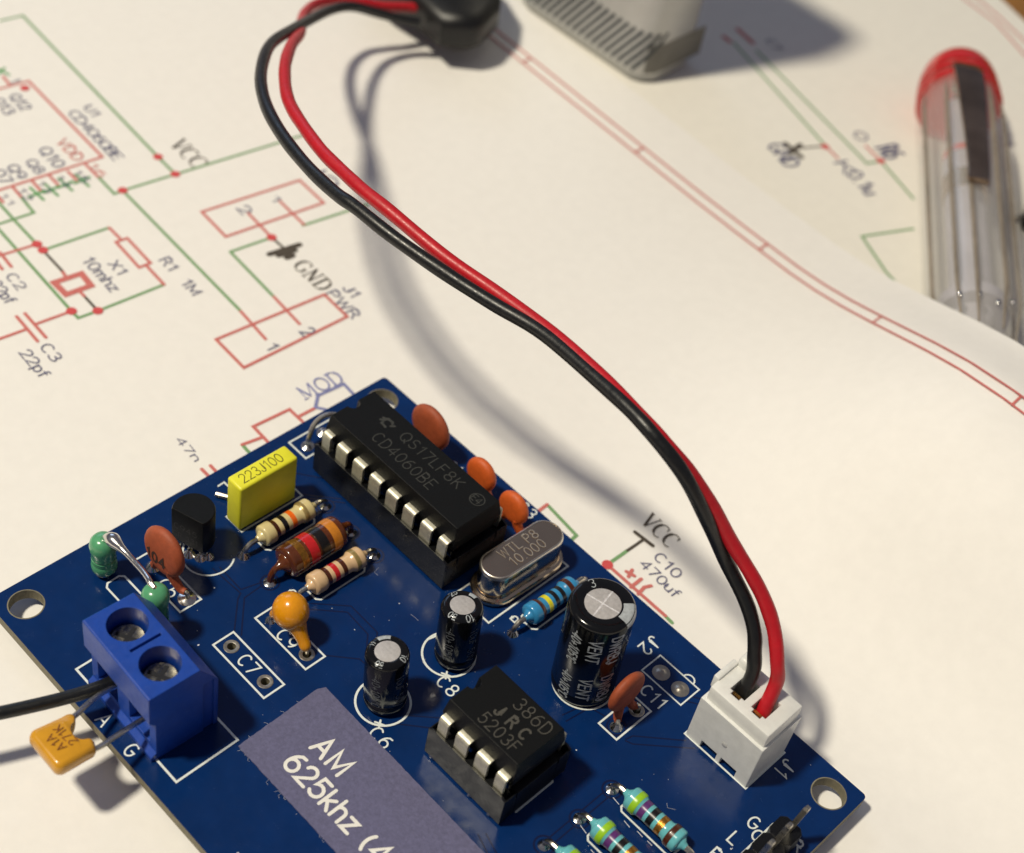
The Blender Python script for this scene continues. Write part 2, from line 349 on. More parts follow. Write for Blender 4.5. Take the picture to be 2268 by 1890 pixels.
EDGE0 = Vector((-22.97, 69.0)); EA = math.radians(-4.4)
ED = Vector((math.cos(EA), math.sin(EA))); EN = Vector((-ED.y, ED.x))
def sm(x, a, b):
    q = min(1, max(0, (x-a)/(b-a))); return q*q*(3-2*q)
def lift(u, v):
    """height of the upper sheet: it tents over the pen tucked under its far edge"""
    p = Vector((u, v)) - EDGE0; a = p.dot(ED); b = -p.dot(EN)
    T = ((22,0),(30,.5),(40,1.5),(45,2.8),(50,4.9),(55,7.6),(60,10.5),(65,13.4),(70,15.8),(76,17.4),(84,18.0),(150,18.0),(190,18.0))
    g = 0.0
    for (x0, y0), (x1, y1) in zip(T[:-1], T[1:]):
        if x0 <= a <= x1: g = y0 + (y1-y0)*(a-x0)/(x1-x0)
    return g * (1 + .10*sm(b, 0, 9)) * (1 - sm(b, 6, 60))
def paper1(u, v, dz=0.0):
    z = lift(u, v)
    return Vector((u, v - 0.80*z, ZP + dz + z))
def sheet(name, origin, ang, w, h, fn, mt, thick=0.1, nx=90, ny=60, **k):
    """w along ang, h to the right of it (towards the viewer)"""
    d = Vector((math.cos(ang), math.sin(ang))); n = Vector((-d.y, d.x)); top = []
    for j in range(ny+1):
        for i in range(nx+1):
            q = origin + d*(w*i/nx) - n*(h*j/ny); top.append(fn(q.x, q.y))
    m = MB(); N = len(top); vs = top + [p - Vector((0,0,thick)) for p in top]; fs = []
    ix = lambda i, j: j*(nx+1)+i
    for j in range(ny):
        for i in range(nx):
            a,b,c,e = ix(i,j), ix(i,j+1), ix(i+1,j+1), ix(i+1,j)
            fs += [(a,b,c,e), (N+a,N+e,N+c,N+b)]
    for i in range(nx):
        fs += [(ix(i,0),ix(i+1,0),N+ix(i+1,0),N+ix(i,0)), (ix(i+1,ny),ix(i,ny),N+ix(i,ny),N+ix(i+1,ny))]
    for j in range(ny):
        fs += [(ix(0,j+1),ix(0,j),N+ix(0,j),N+ix(0,j+1)), (ix(nx,j),ix(nx,j+1),N+ix(nx,j+1),N+ix(nx,j))]
    m.add(vs, fs); return m.build(name, mt, smooth=40, **k)
sheet1 = sheet('paper_sheet', EDGE0 - ED*110, EA, 297, 210, paper1, M_paper, nx=297, ny=210,
   label='large white sheet printed with a coloured circuit diagram, lying under the circuit board', category='paper sheet')
EA2 = math.radians(-21)
flat2 = lambda u, v, dz=0.0: Vector((u, v, 0.1 + dz))
e2 = Vector((math.cos(EA2), math.sin(EA2)))
sheet2 = sheet('paper_sheet', Vector((-4.0, 142.2)) - e2*150, EA2, 297, 210, flat2, M_paper2, nx=30, ny=20,
   label='second printed circuit diagram sheet, half covered, under the battery and the pen', category='paper sheet')

PRINT = [
('g',[(-84.23,4.30),(-83.77,7.53),(-48.22,4.28),(-44.19,4.00)]),
('g',[(-49.07,-4.13),(-45.17,-4.41),(-45.15,-3.21),(-44.19,4.00),(-41.62,23.00)]),
('g',[(-45.15,-3.21),(-19.85,-4.84)]),
('r',[(-19.85,-4.84),(-14.23,-5.44)]),
('r',[(-71.10,-5.29),(-70.47,-0.13),(-52.01,-1.44),(-53.45,-16.34)]),
('dot',[(-69.37,-1.40)]),
('r',[(-51.86,-3.98),(-49.07,-4.13)]),
('r',[(-51.94,-6.55),(-49.86,-6.65)]),
('r',[(-52.40,-8.84),(-50.37,-9.00)]),
('r',[(-52.67,-11.11),(-50.54,-11.33)]),
('r',[(-52.97,-13.64),(-50.85,-13.86)]),
('r',[(-53.33,-16.00),(-51.17,-16.13)]),
('gx',[(-50.95,-6.13),(-48.09,-6.11)]),
('gx',[(-49.47,-7.23),(-49.55,-5.01)]),
('gx',[(-51.36,-8.24),(-48.51,-8.21)]),
('gx',[(-49.89,-9.32),(-49.97,-7.12)]),
('gx',[(-51.46,-10.20),(-48.63,-10.16)]),
('gx',[(-50.00,-11.26),(-50.08,-9.08)]),
('gx',[(-51.72,-12.04),(-48.89,-11.99)]),
('gx',[(-50.26,-13.09),(-50.34,-10.93)]),
('g',[(-50.85,-13.86),(-47.51,-14.25),(-48.09,-19.69)]),
('g',[(-52.14,-16.54),(-47.43,-16.87),(-42.61,-17.12)]),
('gx',[(-75.86,-2.32),(-72.92,-1.48)]),
('gx',[(-73.73,-2.76),(-74.52,-1.15)]),
('r',[(-73.04,-2.30),(-71.22,-2.56)]),
('r',[(-36.45,2.26),(-34.57,16.21),(-29.36,15.85),(-31.07,1.81),(-36.45,2.26)]),
('r',[(-33.02,6.79),(-27.81,6.29)]),
('r',[(-32.66,11.49),(-27.45,11.10)]),
('g',[(-27.41,10.90),(-26.48,17.08),(-25.98,20.35)]),
('dot',[(-27.81,6.29)]),
('g',[(-27.81,6.29),(-28.55,0.56)]),
('g',[(-28.55,0.56),(-19.26,-0.20)]),
('r',[(-19.26,-0.20),(-13.92,-0.70)]),
('k',[(-27.81,6.29),(-25.44,6.26)]),
('K',[(-25.52,4.11),(-24.83,8.23)]),
('K',[(-24.72,4.87),(-24.34,7.12)]),
('K',[(-23.83,5.43),(-23.74,6.28)]),
('dot',[(-42.45,-17.13)]),
('dot',[(-41.16,-17.16)]),
('dot',[(-30.57,-20.35)]),
('dot',[(-28.93,-17.96)]),
('dot',[(-45.15,-3.21)]),
('dot',[(-48.22,4.28)]),
('dot',[(-44.19,4.00)]),
('r',[(-43.23,-22.34),(-42.45,-17.13)]),
('g',[(-41.16,-17.16),(-40.25,-8.59)]),
('r',[(-40.25,-8.59),(-37.63,-8.70)]),
('r',[(-37.64,-9.44),(-37.46,-7.97),(-32.26,-8.35),(-32.35,-9.88),(-37.64,-9.44)]),
('r',[(-32.07,-9.01),(-28.29,-9.29)]),
('g',[(-28.29,-9.29),(-28.93,-17.96)]),
('k',[(-41.16,-17.16),(-36.95,-17.39)]),
('r',[(-36.95,-17.39),(-35.68,-17.63)]),
('R',[(-35.70,-19.24),(-35.25,-15.88),(-32.90,-16.16),(-33.22,-19.28),(-35.70,-19.24)]),
('r',[(-32.93,-17.76),(-31.85,-17.79)]),
('k',[(-31.85,-17.79),(-28.93,-17.96)]),
('g',[(-48.31,-19.15),(-30.57,-20.35)]),
('g',[(-30.57,-20.35),(-29.21,-20.37),(-28.93,-17.96)]),
('r',[(-30.57,-20.35),(-31.05,-24.65)]),
('r',[(-33.21,-24.70),(-28.60,-24.99)]),
('r',[(-33.31,-25.70),(-28.62,-26.04)]),
('r',[(-30.95,-25.97),(-31.37,-29.78)]),
('r',[(-43.56,-21.34),(-40.72,-21.65)]),
('r',[(-43.64,-22.38),(-40.92,-22.71)]),
('r',[(-17.44,-10.03),(-16.13,4.89),(-11.64,4.64),(-12.01,-10.30),(-17.44,-10.03)]),
('b',[(-1.65,-3.06),(-3.41,-2.89),(-3.73,-6.40),(-2.52,-7.77),(-1.25,-6.88)]),
('r',[(-2.45,-7.83),(-2.52,-10.07)]),
('r',[(-1.72,-10.30),(-3.97,-10.28),(-4.29,-15.04),(-1.41,-15.20)]),
('r',[(-2.50,-15.39),(-2.92,-17.62)]),
('g',[(-2.92,-17.62),(-1.45,-17.73)]),
('r',[(-2.68,-23.12),(-1.45,-23.15)]),
('r',[(-2.53,-22.10),(-1.25,-22.17)]),
('r',[(23.51,1.38),(23.42,2.99)]),
('g',[(23.42,2.99),(28.39,2.44),(28.49,1.40)]),
('k2',[(32.06,7.87),(34.57,8.02)]),
('k',[(33.35,7.91),(33.23,5.36)]),
('g',[(33.23,5.36),(33.17,2.33)]),
('dot',[(33.19,2.19)]),
('r',[(33.19,2.19),(41.54,2.11)]),
('r',[(35.06,3.13),(36.01,3.39)]),
('r',[(35.68,2.80),(35.32,3.79)]),
('r',[(36.73,3.67),(36.77,1.97)]),
('r',[(37.99,3.83),(37.67,3.11),(37.86,1.94)]),
('g',[(41.31,2.13),(42.56,2.02)]),
]
TEXT = [
('t', 'Q12', -68.9, -4.15, -3.6, 3.5, 1.45),
('t', '1', -71.6, -2.2, -3.6, .5, 1.3),
('t', 'Q13', -69.2, -6.35, -3.6, 3.5, 1.45),
('t', 'U1', -61.8, 2.36, -3.6, 2.3, 1.3),
('t', 'CD4060BE', -61.95, 0.1, -3.9, 11.4, 1.4),
('tr', 'VDD', -57.69, -4.47, -3.6, 4.59, 1.42),
('t', 'Q10', -57.48, -7.23, -3.6, 4.21, 1.53),
('t', 'Q8', -56.29, -9.83, -3.6, 2.77, 1.35),
('t', 'Q9', -56.64, -12.25, -3.6, 2.76, 1.41),
('t', 'Q7', -56.74, -14.28, -3.6, 2.63, 1.54),
('tr', '16', -51.46, -3.92, -3.6, 2.71, 1.03),
('t', '15', -51.4, -6.27, -3.6, 2.52, 1.02),
('t', '14', -51.68, -8.56, -3.6, 2.34, 0.94),
('t', '13', -52.01, -10.9, -3.6, 2.33, 0.84),
('t', '12', -52.11, -13.67, -3.6, 2.36, 0.99),
('t', '11', -52.51, -15.8, -3.6, 2.42, 0.81),
('s', 'VCC', -49.7, 6.9, -2.6, 5.9, 2.3),
('t', '2', -34.54, 6.1, -3.6, 1.38, 1.54),
('t', '1', -33.87, 10.77, -3.6, 1.18, 1.14),
('t', 'C2', -39.68, -23.1, -3.6, 2.8, 1.2),
('t', '22pf', -39.63, -25.27, -3.6, 3.91, 1.33),
('t', 'C3', -27.7, -26.41, -3.6, 2.8, 1.28),
('t', '22pf', -28.19, -28.69, -3.6, 4.49, 1.28),
('t', 'R1  1M', -32.03, -7.32, -3.6, 7.15, 1.33),
('t', 'X1', -34.9, -12.5, -3.6, 2.4, 1.3),
('t', '10mhz', -37.1, -14.6, -3.6, 6.4, 1.4),
('t', '1', -13.21, -6.35, -3.6, 0.82, 1.43),
('t', '2', -12.84, -1.58, -3.6, 0.91, 1.69),
('t', 'J1', -15.7, 7.3, -3.6, 2.0, 1.35),
('t', 'PWR', -16.1, 5.15, -3.6, 5.1, 1.4),
('s', 'GND', -22.3, 5.0, -2.0, 5.5, 2.15),
('sb', 'MOD', -4.08, -8.05, 85.5, 5.62, 2.01),
('t', '47n', -7.67, -22.87, -3.6, 3.71, 0.87),
('s', 'VCC', 31.37, 9.36, -3.6, 4.68, 2.08),
('t', 'C10', 35.65, 6.81, -3.6, 3.38, 1.27),
('t', '470uf', 35.3, 4.9, -3.6, 5.21, 1.17),
('t', 'J2', -35.96, 18.29, -3.6, 4.79, 2.09),
]
PRINT2 = [
('g',[(-23.79,92.26),(0.89,83.42)]),
('g',[(-20.49,93.78),(6.99,85.33),(7.82,87.61),(15.83,84.45)]),
('k',[(-1.07,79.38),(0.89,83.42)]),
('K',[(-2.88,78.73),(0.55,78.19)]),
('K',[(-1.06,77.30),(-1.42,80.42)]),
('r',[(0.89,83.42),(3.81,82.59)]),
('r',[(7.82,87.61),(4.33,88.65)]),
('R',[(-25.96,95.81),(-22.16,94.90)]),
('R',[(-25.79,92.21),(-24.34,92.00)]),
('g',[(19.77,78.81),(16.46,71.22),(22.81,67.99),(27.64,66.40)]),
('r',[(-11.51,137.62),(-3.43,136.04),(5.14,131.77)]),
('r',[(-10.18,139.85),(-4.28,138.14),(2.87,135.40)]),
('dot',[(0.96,83.20)]),
('dot',[(7.82,87.61)]),
]
TEXT2 = [
('t', 'GND', -4.07, 75.86, -18, 5.11, 2.55),
('t', '0.1u', 6.61, 80.66, -18, 5.06, 2.4),
('t', 'R6', 5.57, 89.46, -18, 2.57, 3.48),
('t', '0', 1.27, 89.37, -18, 1.92, 1.94),
('t', 'K', 4.22, 81.14, -18, 2.44, 2.26),
('t', 'C7', -21.51, 97.23, -18, 2.77, 1.42),
]
INK = {'g': (M_ig, .42), 'gx': (M_igx, .38), 'r': (M_ir, .41), 'R': (M_ir, .8), 'k': (M_ik, .36), 'K': (M_ik, .8), 'k2': (M_ik, .45), 'b': (M_ib, .4)}
NAMES = {'g': 'printed_green_line', 'gx': 'printed_green_cross', 'r': 'printed_red_line', 'R': 'printed_thick_red_symbol', 'k': 'printed_black_line',
         'K': 'printed_ground_symbol', 'k2': 'printed_supply_bar', 'b': 'printed_blue_flag'}
def printing(parent, data, fn, inv):
    by = {}
    for k, pts in data: by.setdefault(k, []).append(pts)
    for n, (k, ls) in enumerate(by.items()):
        m = MB(); z = 0.02 + 0.006*n
        f = lambda x, y: inv(fn(x, y, z))
        if k == 'dot':
            z = .075; f = lambda x, y: inv(fn(x, y, z))
            for l in ls: MB().blob(l[0], .62, f).build('printed_junction_dot', M_id, parent, smooth=0)
        else:
            for j, l in enumerate(ls):
                zj = z + .0012*j; f = lambda x, y: inv(fn(x, y, zj))
                MB().ribbon([l], INK[k][1], f, maxlen=2.0).build(NAMES[k], INK[k][0], parent, smooth=0)
SERIF = {'V': (.76, [([(.1,1),(.4,0)], .15), ([(.4,0),(.68,1)], .06), ([(0,1),(.24,1)], .06), ([(.56,1),(.8,1)], .06)]),
 'C': (.7, [(arc(.38,.5,.36,.5,60,130,6), .07), (arc(.38,.5,.36,.5,130,230,8), .15), (arc(.38,.5,.36,.5,230,305,6), .07), ([(.6,1),(.6,.75)], .06)]),
 'G': (.76, [(arc(.38,.5,.36,.5,60,130,6), .07), (arc(.38,.5,.36,.5,130,230,8), .15), (arc(.38,.5,.36,.5,230,310,6), .07), ([(.6,1),(.6,.75)], .06), ([(.64,.1),(.64,.42)], .13), ([(.5,.42),(.76,.42)], .06)]),
 'N': (.8, [([(.14,0),(.14,1)], .06), ([(.1,1),(.64,0)], .15), ([(.64,0),(.64,1)], .06), ([(0,0),(.28,0)], .06), ([(.52,1),(.78,1)], .06)]),
 'D': (.76, [([(.14,0),(.14,1)], .14), ([(0,1),(.34,1)] + arc(.34,.5,.34,.5,90,60,2), .06), (arc(.34,.5,.36,.5,60,-60,8), .14), (arc(.34,.5,.34,.5,-60,-90,2) + [(0,0)], .06)]),
 'M': (.98, [([(.14,0),(.14,1)], .06), ([(.12,1),(.46,.06)], .13), ([(.46,.06),(.8,1)], .06), ([(.82,0),(.82,1)], .13), ([(0,0),(.28,0)], .06), ([(.68,0),(.96,0)], .06)]),
 'O': (.76, [(arc(.38,.5,.35,.5,0,360,18), .11)])}
def lettering(parent, data, fn, inv):
    by = {}
    for kind, tx, x, y, a, L, h in data: by.setdefault(kind, []).append((tx, x, y, a, L, h))
    MT = {'t': M_it, 'tr': M_ir, 's': M_ik, 'sb': M_ib}
    for n, (kind, items) in enumerate(by.items()):
        z = 0.08 + 0.006*n; f = lambda x, y: inv(fn(x, y, z)); m = MB()
        for tx, x, y, a, L, h in items:
            m = MB()
            if kind in ('s', 'sb'):
                tot = sum(SERIF[c][0] for c in tx) + 0.08*(len(tx)-1); kx = L / tot; px = 0
                for c in tx:
                    w, ls = SERIF[c]
                    for pl, wd in ls:
                        m.ribbon(place2d([[((px+q)*kx, r*h) for q, r in pl]], x, y, a), wd*h*0.95, f, cap=0)
                    px += w + 0.08
            else: m.ribbon(place2d(text2d(tx, h, .05 if len(tx) > 7 else .2, L), x, y, a), h*0.135, f)
            m.build('printed_lettering', MT[kind], parent, smooth=0)
ident = lambda p: p
printing(sheet1, PRINT, paper1, ident); lettering(sheet1, TEXT, paper1, ident)
printing(sheet2, PRINT2, flat2, ident); lettering(sheet2, TEXT2, flat2, ident)
# frame of the drawing: double line with ticks along the far edge of each sheet
m = MB(); f1 = lambda x, y: paper1(x, y, .12)
def e1(a, b): q = EDGE0 + ED*a - EN*b; return (q.x, q.y)
m.ribbon([[e1(-105, 8.2), e1(180, 8.2)], [e1(-105, 10.1), e1(180, 10.1)]], .30, f1, maxlen=1.5)
for a in (-14.2, 9.9, 34.2, 55.5, 77): m.ribbon([[e1(a, 8.2), e1(a+.2, 10.1)]], .30, f1)
m.build('printed_frame', M_ir, sheet1, smooth=0)

# ================================================================== circuit board
BL, BW, BT = 68.5, 50.1, 1.25
HOLES = [(2.62,-2.65,1.62), (65.88,-2.65,1.62), (2.62,-47.45,1.62), (65.88,-47.45,1.62)]
DRILL = [(18.35,-35.5,.42), (23.4,-35.5,.42), (23.45,-30.55,.42), (48.0,-10.2,.42)]
def make_board():
    bm = bmesh.new(); loops = []
    r = .45; out = []
    for cx, cy, a0 in ((r,-r,90), (r,-BW+r,180), (BL-r,-BW+r,270), (BL-r,-r,0)):
        out += [(cx + r*math.cos(math.radians(a0+k*22.5)), cy + r*math.sin(math.radians(a0+k*22.5))) for k in range(5)]
    loops.append(out)
    for x, y, rr in HOLES + DRILL:
        n = 40 if rr > 1 else 18
        loops.append([(x + rr*math.cos(2*PI*k/n), y + rr*math.sin(2*PI*k/n)) for k in range(n)])
    edges = []
    for l in loops:
        vs = [bm.verts.new((x, y, 0)) for x, y in l]
        edges += [bm.edges.new((vs[i], vs[(i+1) % len(vs)])) for i in range(len(vs))]
    bmesh.ops.triangle_fill(bm, use_beauty=True, use_dissolve=False, edges=edges)
    for f in bm.faces:
        if f.normal.z < 0: f.normal_flip()
    bm.verts.index_update()
    m = MB(); top = [v.co.copy() for v in bm.verts]; N = len(top)
    fs = [tuple(v.index for v in f.verts) for f in bm.faces]
    m.add(top + [p - Vector((0,0,BT)) for p in top], fs + [tuple(i+N for i in f[::-1]) for f in fs], 0)
    o = 0
    for li, l in enumerate(loops):
        n = len(l); q = []
        for i in range(n):
            a, b = o+i, o+(i+1) % n; q.append((b, a, a+N, b+N) if li == 0 else (a, b, b+N, a+N))
        m.f += q; m.mi += [1]*n; o += n
    bm.free(); return m
board = make_board().build('circuit_board', [M_mask, M_fr4], loc=(0,0,ZB), smooth=0,
    label='dark blue printed circuit board with white markings, lying on the diagram', category='circuit board')
bz = lambda z: (lambda x, y: Vector((x, y, z)))
def silk(name, lines, w=.2): return MB().ribbon(lines, w, bz(.02)).build(name, M_silk, board, smooth=0)
def rect(u0, u1, v0, v1): return [(u0,v0),(u1,v0),(u1,v1),(u0,v1),(u0,v0)]
def silktext(tx, u, v, deg, h=1.25, w=None, st=.17):
    L = text2d(tx, h, .48 if deg else .3, w)
    xs = [a for l in L for a, b in l]; cx = (min(xs)+max(xs))/2
    L = [[(a-cx, b-h/2) for a, b in l] for l in L]
    return MB().ribbon(place2d(L, u, v, deg), st, bz(.022)).build('silkscreen_lettering', M_silk, board, smooth=0)
silk('silkscreen_outline', [rect(17.15,24.75,-36.73,-34.35)])
silk('silkscreen_outline', [rect(17.15,24.7,-31.74,-29.38)])
silk('silkscreen_outline', [rect(45.23,50.37,-6.38,-3.58), arc(48.95,-3.58,.62,.62,180,0,8)], .16)
silk('silkscreen_outline', [rect(46.66,48.97,-14.15,-9.2)])
silk('silkscreen_outline', [rect(4.5,12.2,-36.85,-34.4)])
silk('silkscreen_outline', [rect(11.6,26.75,-48.0,-41.3)], .22)
silk('silkscreen_outline', [[(5.6,-40.55),(5.2,-40.2),(5.15,-38.85),(5.5,-38.45),(11.4,-38.45)], [(5.6,-40.55),(11.4,-40.55)], [(8.3,-40.5),(8.3,-39.2)]])
silk('silkscreen_outline', [rect(1.4,4.2,-14.82,-8.9)], .2)
silk('silkscreen_outline', [rect(5.5,7.95,-26.2,-18.4)], .2)
silk('silkscreen_outline', [[(1.75,-24.4),(1.7,-23.6),(3.0,-23.6)]], .18)
silk('silkscreen_outline', [arc(32.0,-28.45,2.6,2.6,0,360,40)], .22)
silk('silkscreen_outline', [arc(31.95,-19.95,2.6,2.6,0,360,40)], .22)
silk('silkscreen_outline', [arc(42.55,-12.0,3.02,3.02,0,360,44)], .2)
for cx, cy in ((32.0,-28.45), (31.95,-19.95)):       # filled wedge and plus tick
    MB().add([Vector((cx+2.6*math.cos(a), cy+2.6*math.sin(a), .024)) for a in [math.radians(195 - 8*k) for k in range(8)]], [tuple(range(8))]).build('silkscreen_polarity_wedge', M_silk, board, smooth=0)
    silk('silkscreen_polarity_tick', [[(cx+1.15,cy-2.0),(cx+2.05,cy-1.55)], [(cx+1.35,cy-1.5),(cx+1.85,cy-2.15)]], .2)
silk('silkscreen_outline', [rect(27.0,31.7,-14.32,-2.9)], .2)
silk('silkscreen_outline', [[(48.2,-26.85),(48.2,-22.1)], [(48.2,-22.1),(47.9,-21.8)]], .2)
silk('silkscreen_outline', [rect(52.75,60.35,-8.5,-2.5)], .2)
silk('silkscreen_outline', [[(64.4,-16),(64.4,-9.3)], [(64.4,-9.3),(67.6,-9.3)]], .2)
def rsilk(u, v, along):      # rounded corners of a resistor outline
    h, q, r = 3.15, 1.05, .35
    P = [(-h+r,-q),(-h,-q+r),(-h,q-r),(-h+r,q),(h-r,q),(h,q-r),(h,-q+r),(h-r,-q),(-h+r,-q)]
    return [[(u+a, v+b) if along == 'u' else (u-b, v+a) for a, b in P]]
for u, v in ((10.5,-22.6), (14.6,-22.6), (18.3,-22.6), (34.2,-8.3)): silk('silkscreen_outline', rsilk(u, v, 'v'), .19)
for u, v in ((57.2,-18.3), (57.2,-22.8), (57.2,-27.2)): silk('silkscreen_outline', rsilk(u, v, 'u'), .19)
silk('silkscreen_outline', [arc(8.3,-30.6,2.55,2.55,-120,40,16), [(7.0,-32.85),(4.2,-30.2)], [(4.2,-33.2),(3.9,-32.6),(4.6,-31.9)]], .19)
for tx, u, v, d in (('C7',20.95,-35.5,0), ('C9',20.95,-30.85,0), ('C6',34.75,-31.15,0), ('C8',34.55,-22.5,0), ('C5',9.2,-36.05,0), ('C11',47.95,-7.75,0),
                    ('J2',43.75,-3.55,-90), ('J1',61.5,-3.75,-90), ('A',17.6,-49.1,0), ('G',21.7,-49.1,0), ('C3',23.75,-.95,0), ('G',63.15,-10.65,0), ('L',62.95,-13.3,0), ('R',62.9,-15.9,0)):
    silktext(tx, u, v, d, 1.35 if len(tx) < 3 else 1.3)
silktext('R', 17.3, -27.0, 90, 1.2)
silktext('R', 33.3, -11.9, 90, 1.2)
silktext('C2', 17.0, -1.9, 0, 1.1); silktext('C1', 14.6, -3.0, 0, 1.1); silktext('R', 67.3, -9.3, 0, 1.2); silktext('O', 64.2, -11.4, 0, 1.2)
MB().ribbon([[(52.95,-18.9),(53.75,-19.0)], [(55.2,-19.85),(55.95,-19.95)], [(56.7,-19.7),(57.35,-19.75)], [(57.95,-19.7),(58.5,-19.73)],
             [(52.95,-23.3),(53.8,-23.45)], [(55.2,-24.3),(55.9,-24.35)]], .07, bz(.02)).build('hairline_scratch', M_dust, board, smooth=0)
TR = [[(9.9,-31.27),(13.95,-31.0),(14.3,-31.6),(17.2,-34.3)], [(10.2,-30.65),(13.6,-30.7),(14.2,-28.4)], [(14.45,-28.5),(14.6,-31.05),(17.9,-34.0)],
      [(19.1,-26.45),(21.75,-23.6),(25.7,-23.65),(29.4,-27.3)], [(19.5,-27.05),(22.1,-24.35),(25.3,-24.5),(29.0,-28.2)],
      [(49.5,-13.4),(49.7,-12.6),(53.3,-9.0)], [(49.6,-13.55),(50.3,-13.25),(54.4,-9.0)], [(43.8,-16.2),(44.35,-13.7)], [(44.5,-16.4),(44.9,-13.55),(46.8,-13.0)],
      [(52.62,-18.9),(52.6,-22.3)], [(51.98,-19.0),(51.95,-22.3)], [(52.6,-23.4),(52.6,-26.6)], [(51.95,-23.4),(51.93,-26.6)],
      [(7.9,-18.2),(10.8,-15.4)], [(8.7,-18.0),(11.4,-15.5)], [(4.4,-17.6),(7.6,-15.0)], [(50.2,-4.9),(53.2,-3.0)], [(50.4,-5.6),(53.4,-3.6)],
      [(24.5,-29.4),(27.0,-27.0),(29.4,-26.9)], [(34.6,-27.6),(37.2,-24.9)], [(34.6,-29.0),(38.3,-25.6)], [(56.5,-33.0),(48.0,-30.4)], [(56.5,-34.0),(47.6,-31.0)]]
for tr in TR: MB().ribbon([tr], .15, bz(.008)).build('trace_groove', M_groove, board, smooth=0)
def pad(u, v, ro=.78, ri=.42, mt=None):
    return MB().lathe([(ri,-.25),(ri,.03),(ri+.06,.05),(ro-.05,.05),(ro,.01),(ro,-.02)], (u,v,0), seg=26, caps=False).build('plated_pad', mt or M_tin, board)
for x, y, r in DRILL: pad(x, y)
for u, v in ((52.3,-18.35), (52.42,-22.85), (52.15,-27.2), (18.45,-17.65), (14.7,-17.6), (10.5,-17.4), (62.2,-18.25), (34.35,-3.2), (48.0,-13.1), (14.65,-27.95)):
    MB().lathe([(.82,.006),(1.02,.006)], (u,v,0), seg=26, caps=False).build('pad_clearance_ring', M_groove, board, smooth=0)
def joint(u, v, r=.55, h=.5, lead=None, parent=None, loc=None):
    m = MB().lathe([(r*1.25,0),(r*1.2,.06),(r*.8,h*.45),(r*.5,h*.85),(r*.28,h)], (u,v,0), seg=18)
    return m.build('solder_joint', M_solder, board)
for u, v in ((46.65,-5.07), (49.12,-5.03)):
    MB().lathe([(.92,0),(.9,.05),(.7,.08),(.45,.1),(.3,.22),(.12,.26)], (u,v,0), seg=26).build('solder_filled_pad', M_tin, board)
for u, v, r, h in ((10.48,-27.9,.55,.75), (10.5,-17.4,.5,.4), (14.65,-27.95,.55,.4), (14.7,-17.6,.5,.4), (18.1,-27.5,.4,.4), (18.45,-17.65,.5,.35), (18.25,-30.75,.45,.45),
                   (34.1,-13.3,.5,.7), (52.3,-18.35,.5,.35), (52.42,-22.85,.5,.35), (52.15,-27.2,.5,.45), (62.2,-18.3,.5,.4), (47.98,-13.1,.55,.65), (6.2,-35.65,.62,.75),
                   (11.3,-35.4,.75,.25), (2.95,-13.55,.6,.4), (2.45,-11.0,.6,.4), (7.1,-32.0,.5,.7), (8.1,-31.4,.5,.6), (8.5,-30.7,.45,.6), (3.7,-39.6,.7,.3), (13.3,-39.8,.7,.3)):
    joint(u, v, r, h)
for u, v in ((28.3,-9.9), (28.3,-5.0), (39.4,-21.1), (39.4,-28.7), (47.0,-21.1), (47.0,-28.7), (7.0,-7.3), (7.0,-14.9), (24.8,-7.3), (24.8,-14.9), (55.4,-5.4), (57.9,-5.4), (16.2,-44.6), (21.3,-44.8), (60,-44), (40,-46)):
    MB().lathe([(.95,0),(.85,-.25),(.45,-.8),(.3,-1.05)], (u,v,-BT), (0,0,1), seg=12).build('underside_solder_joint', M_solder, board)
for x, y, r in HOLES[:3]:
    MB().lathe([(r,.0),(r,.012),(r+.10,.012),(r+.12,.0)], (x,y,0), seg=40, caps=False).build('bare_hole_rim', M_fr4, board)
m = MB()
for k in range(70):
    u, v = random.uniform(1, 67), random.uniform(-49, -1); r = random.choice((.03,.04,.05,.09))
    m.sphere((u,v,.02), r, r*random.uniform(.5,1.6), .02, 6, 4)
for k in range(14):
    u, v = random.uniform(1, 60), random.uniform(-49, -1); a = random.uniform(0, 6.3); c = random.uniform(-1, 1)
    m.tube([(u,v,.03), (u+.5*math.cos(a), v+.5*math.sin(a), .06), (u+1.0*math.cos(a+c), v+1.0*math.sin(a+c), .03)], .012, 4)
m.build('dust_specks', M_dust, board, kind='stuff')

# ------------------------------------------------------------------ label sticker
st = thing('paper_label', 'violet grey paper label lettered AM 625khz stuck on the board', 'label', onb(0,0))
pts = [(27.3,-41.7)]
e = [(27.3,-41.7),(27.12,-32.3),(27.5,-31.6),(56,-31.95),(56,-41.75)]
for a, b in zip(e, e[1:] + e[:1]):
    n = max(2, int((Vector(b)-Vector(a)).length/.35))
    for k in range(n):
        q = Vector(a).lerp(Vector(b), k/n); j = .03 if (a[1] < -41 and b[1] < -41) or k == 0 or a[0] < 27.4 else .025
        pts.append((q.x + random.uniform(-j,j), q.y + random.uniform(-j,j)))
pts = pts[1:]
MB().prism(pts[::-1], .035, .14).build('label_paper', M_label, st, smooth=0)
f = bz(.15)
MB().ribbon(place2d(text2d('AM', 2.0, .3, 3.7), 31.55, -36.85, 0), .33, f).build('label_lettering', M_lprint, st, smooth=0)
MB().ribbon(place2d(text2d('625khz (480m)', 2.0, .22, 19.2), 31.3, -39.85, 0), .33, f).build('label_lettering', M_lprint, st, smooth=0)
m = MB()
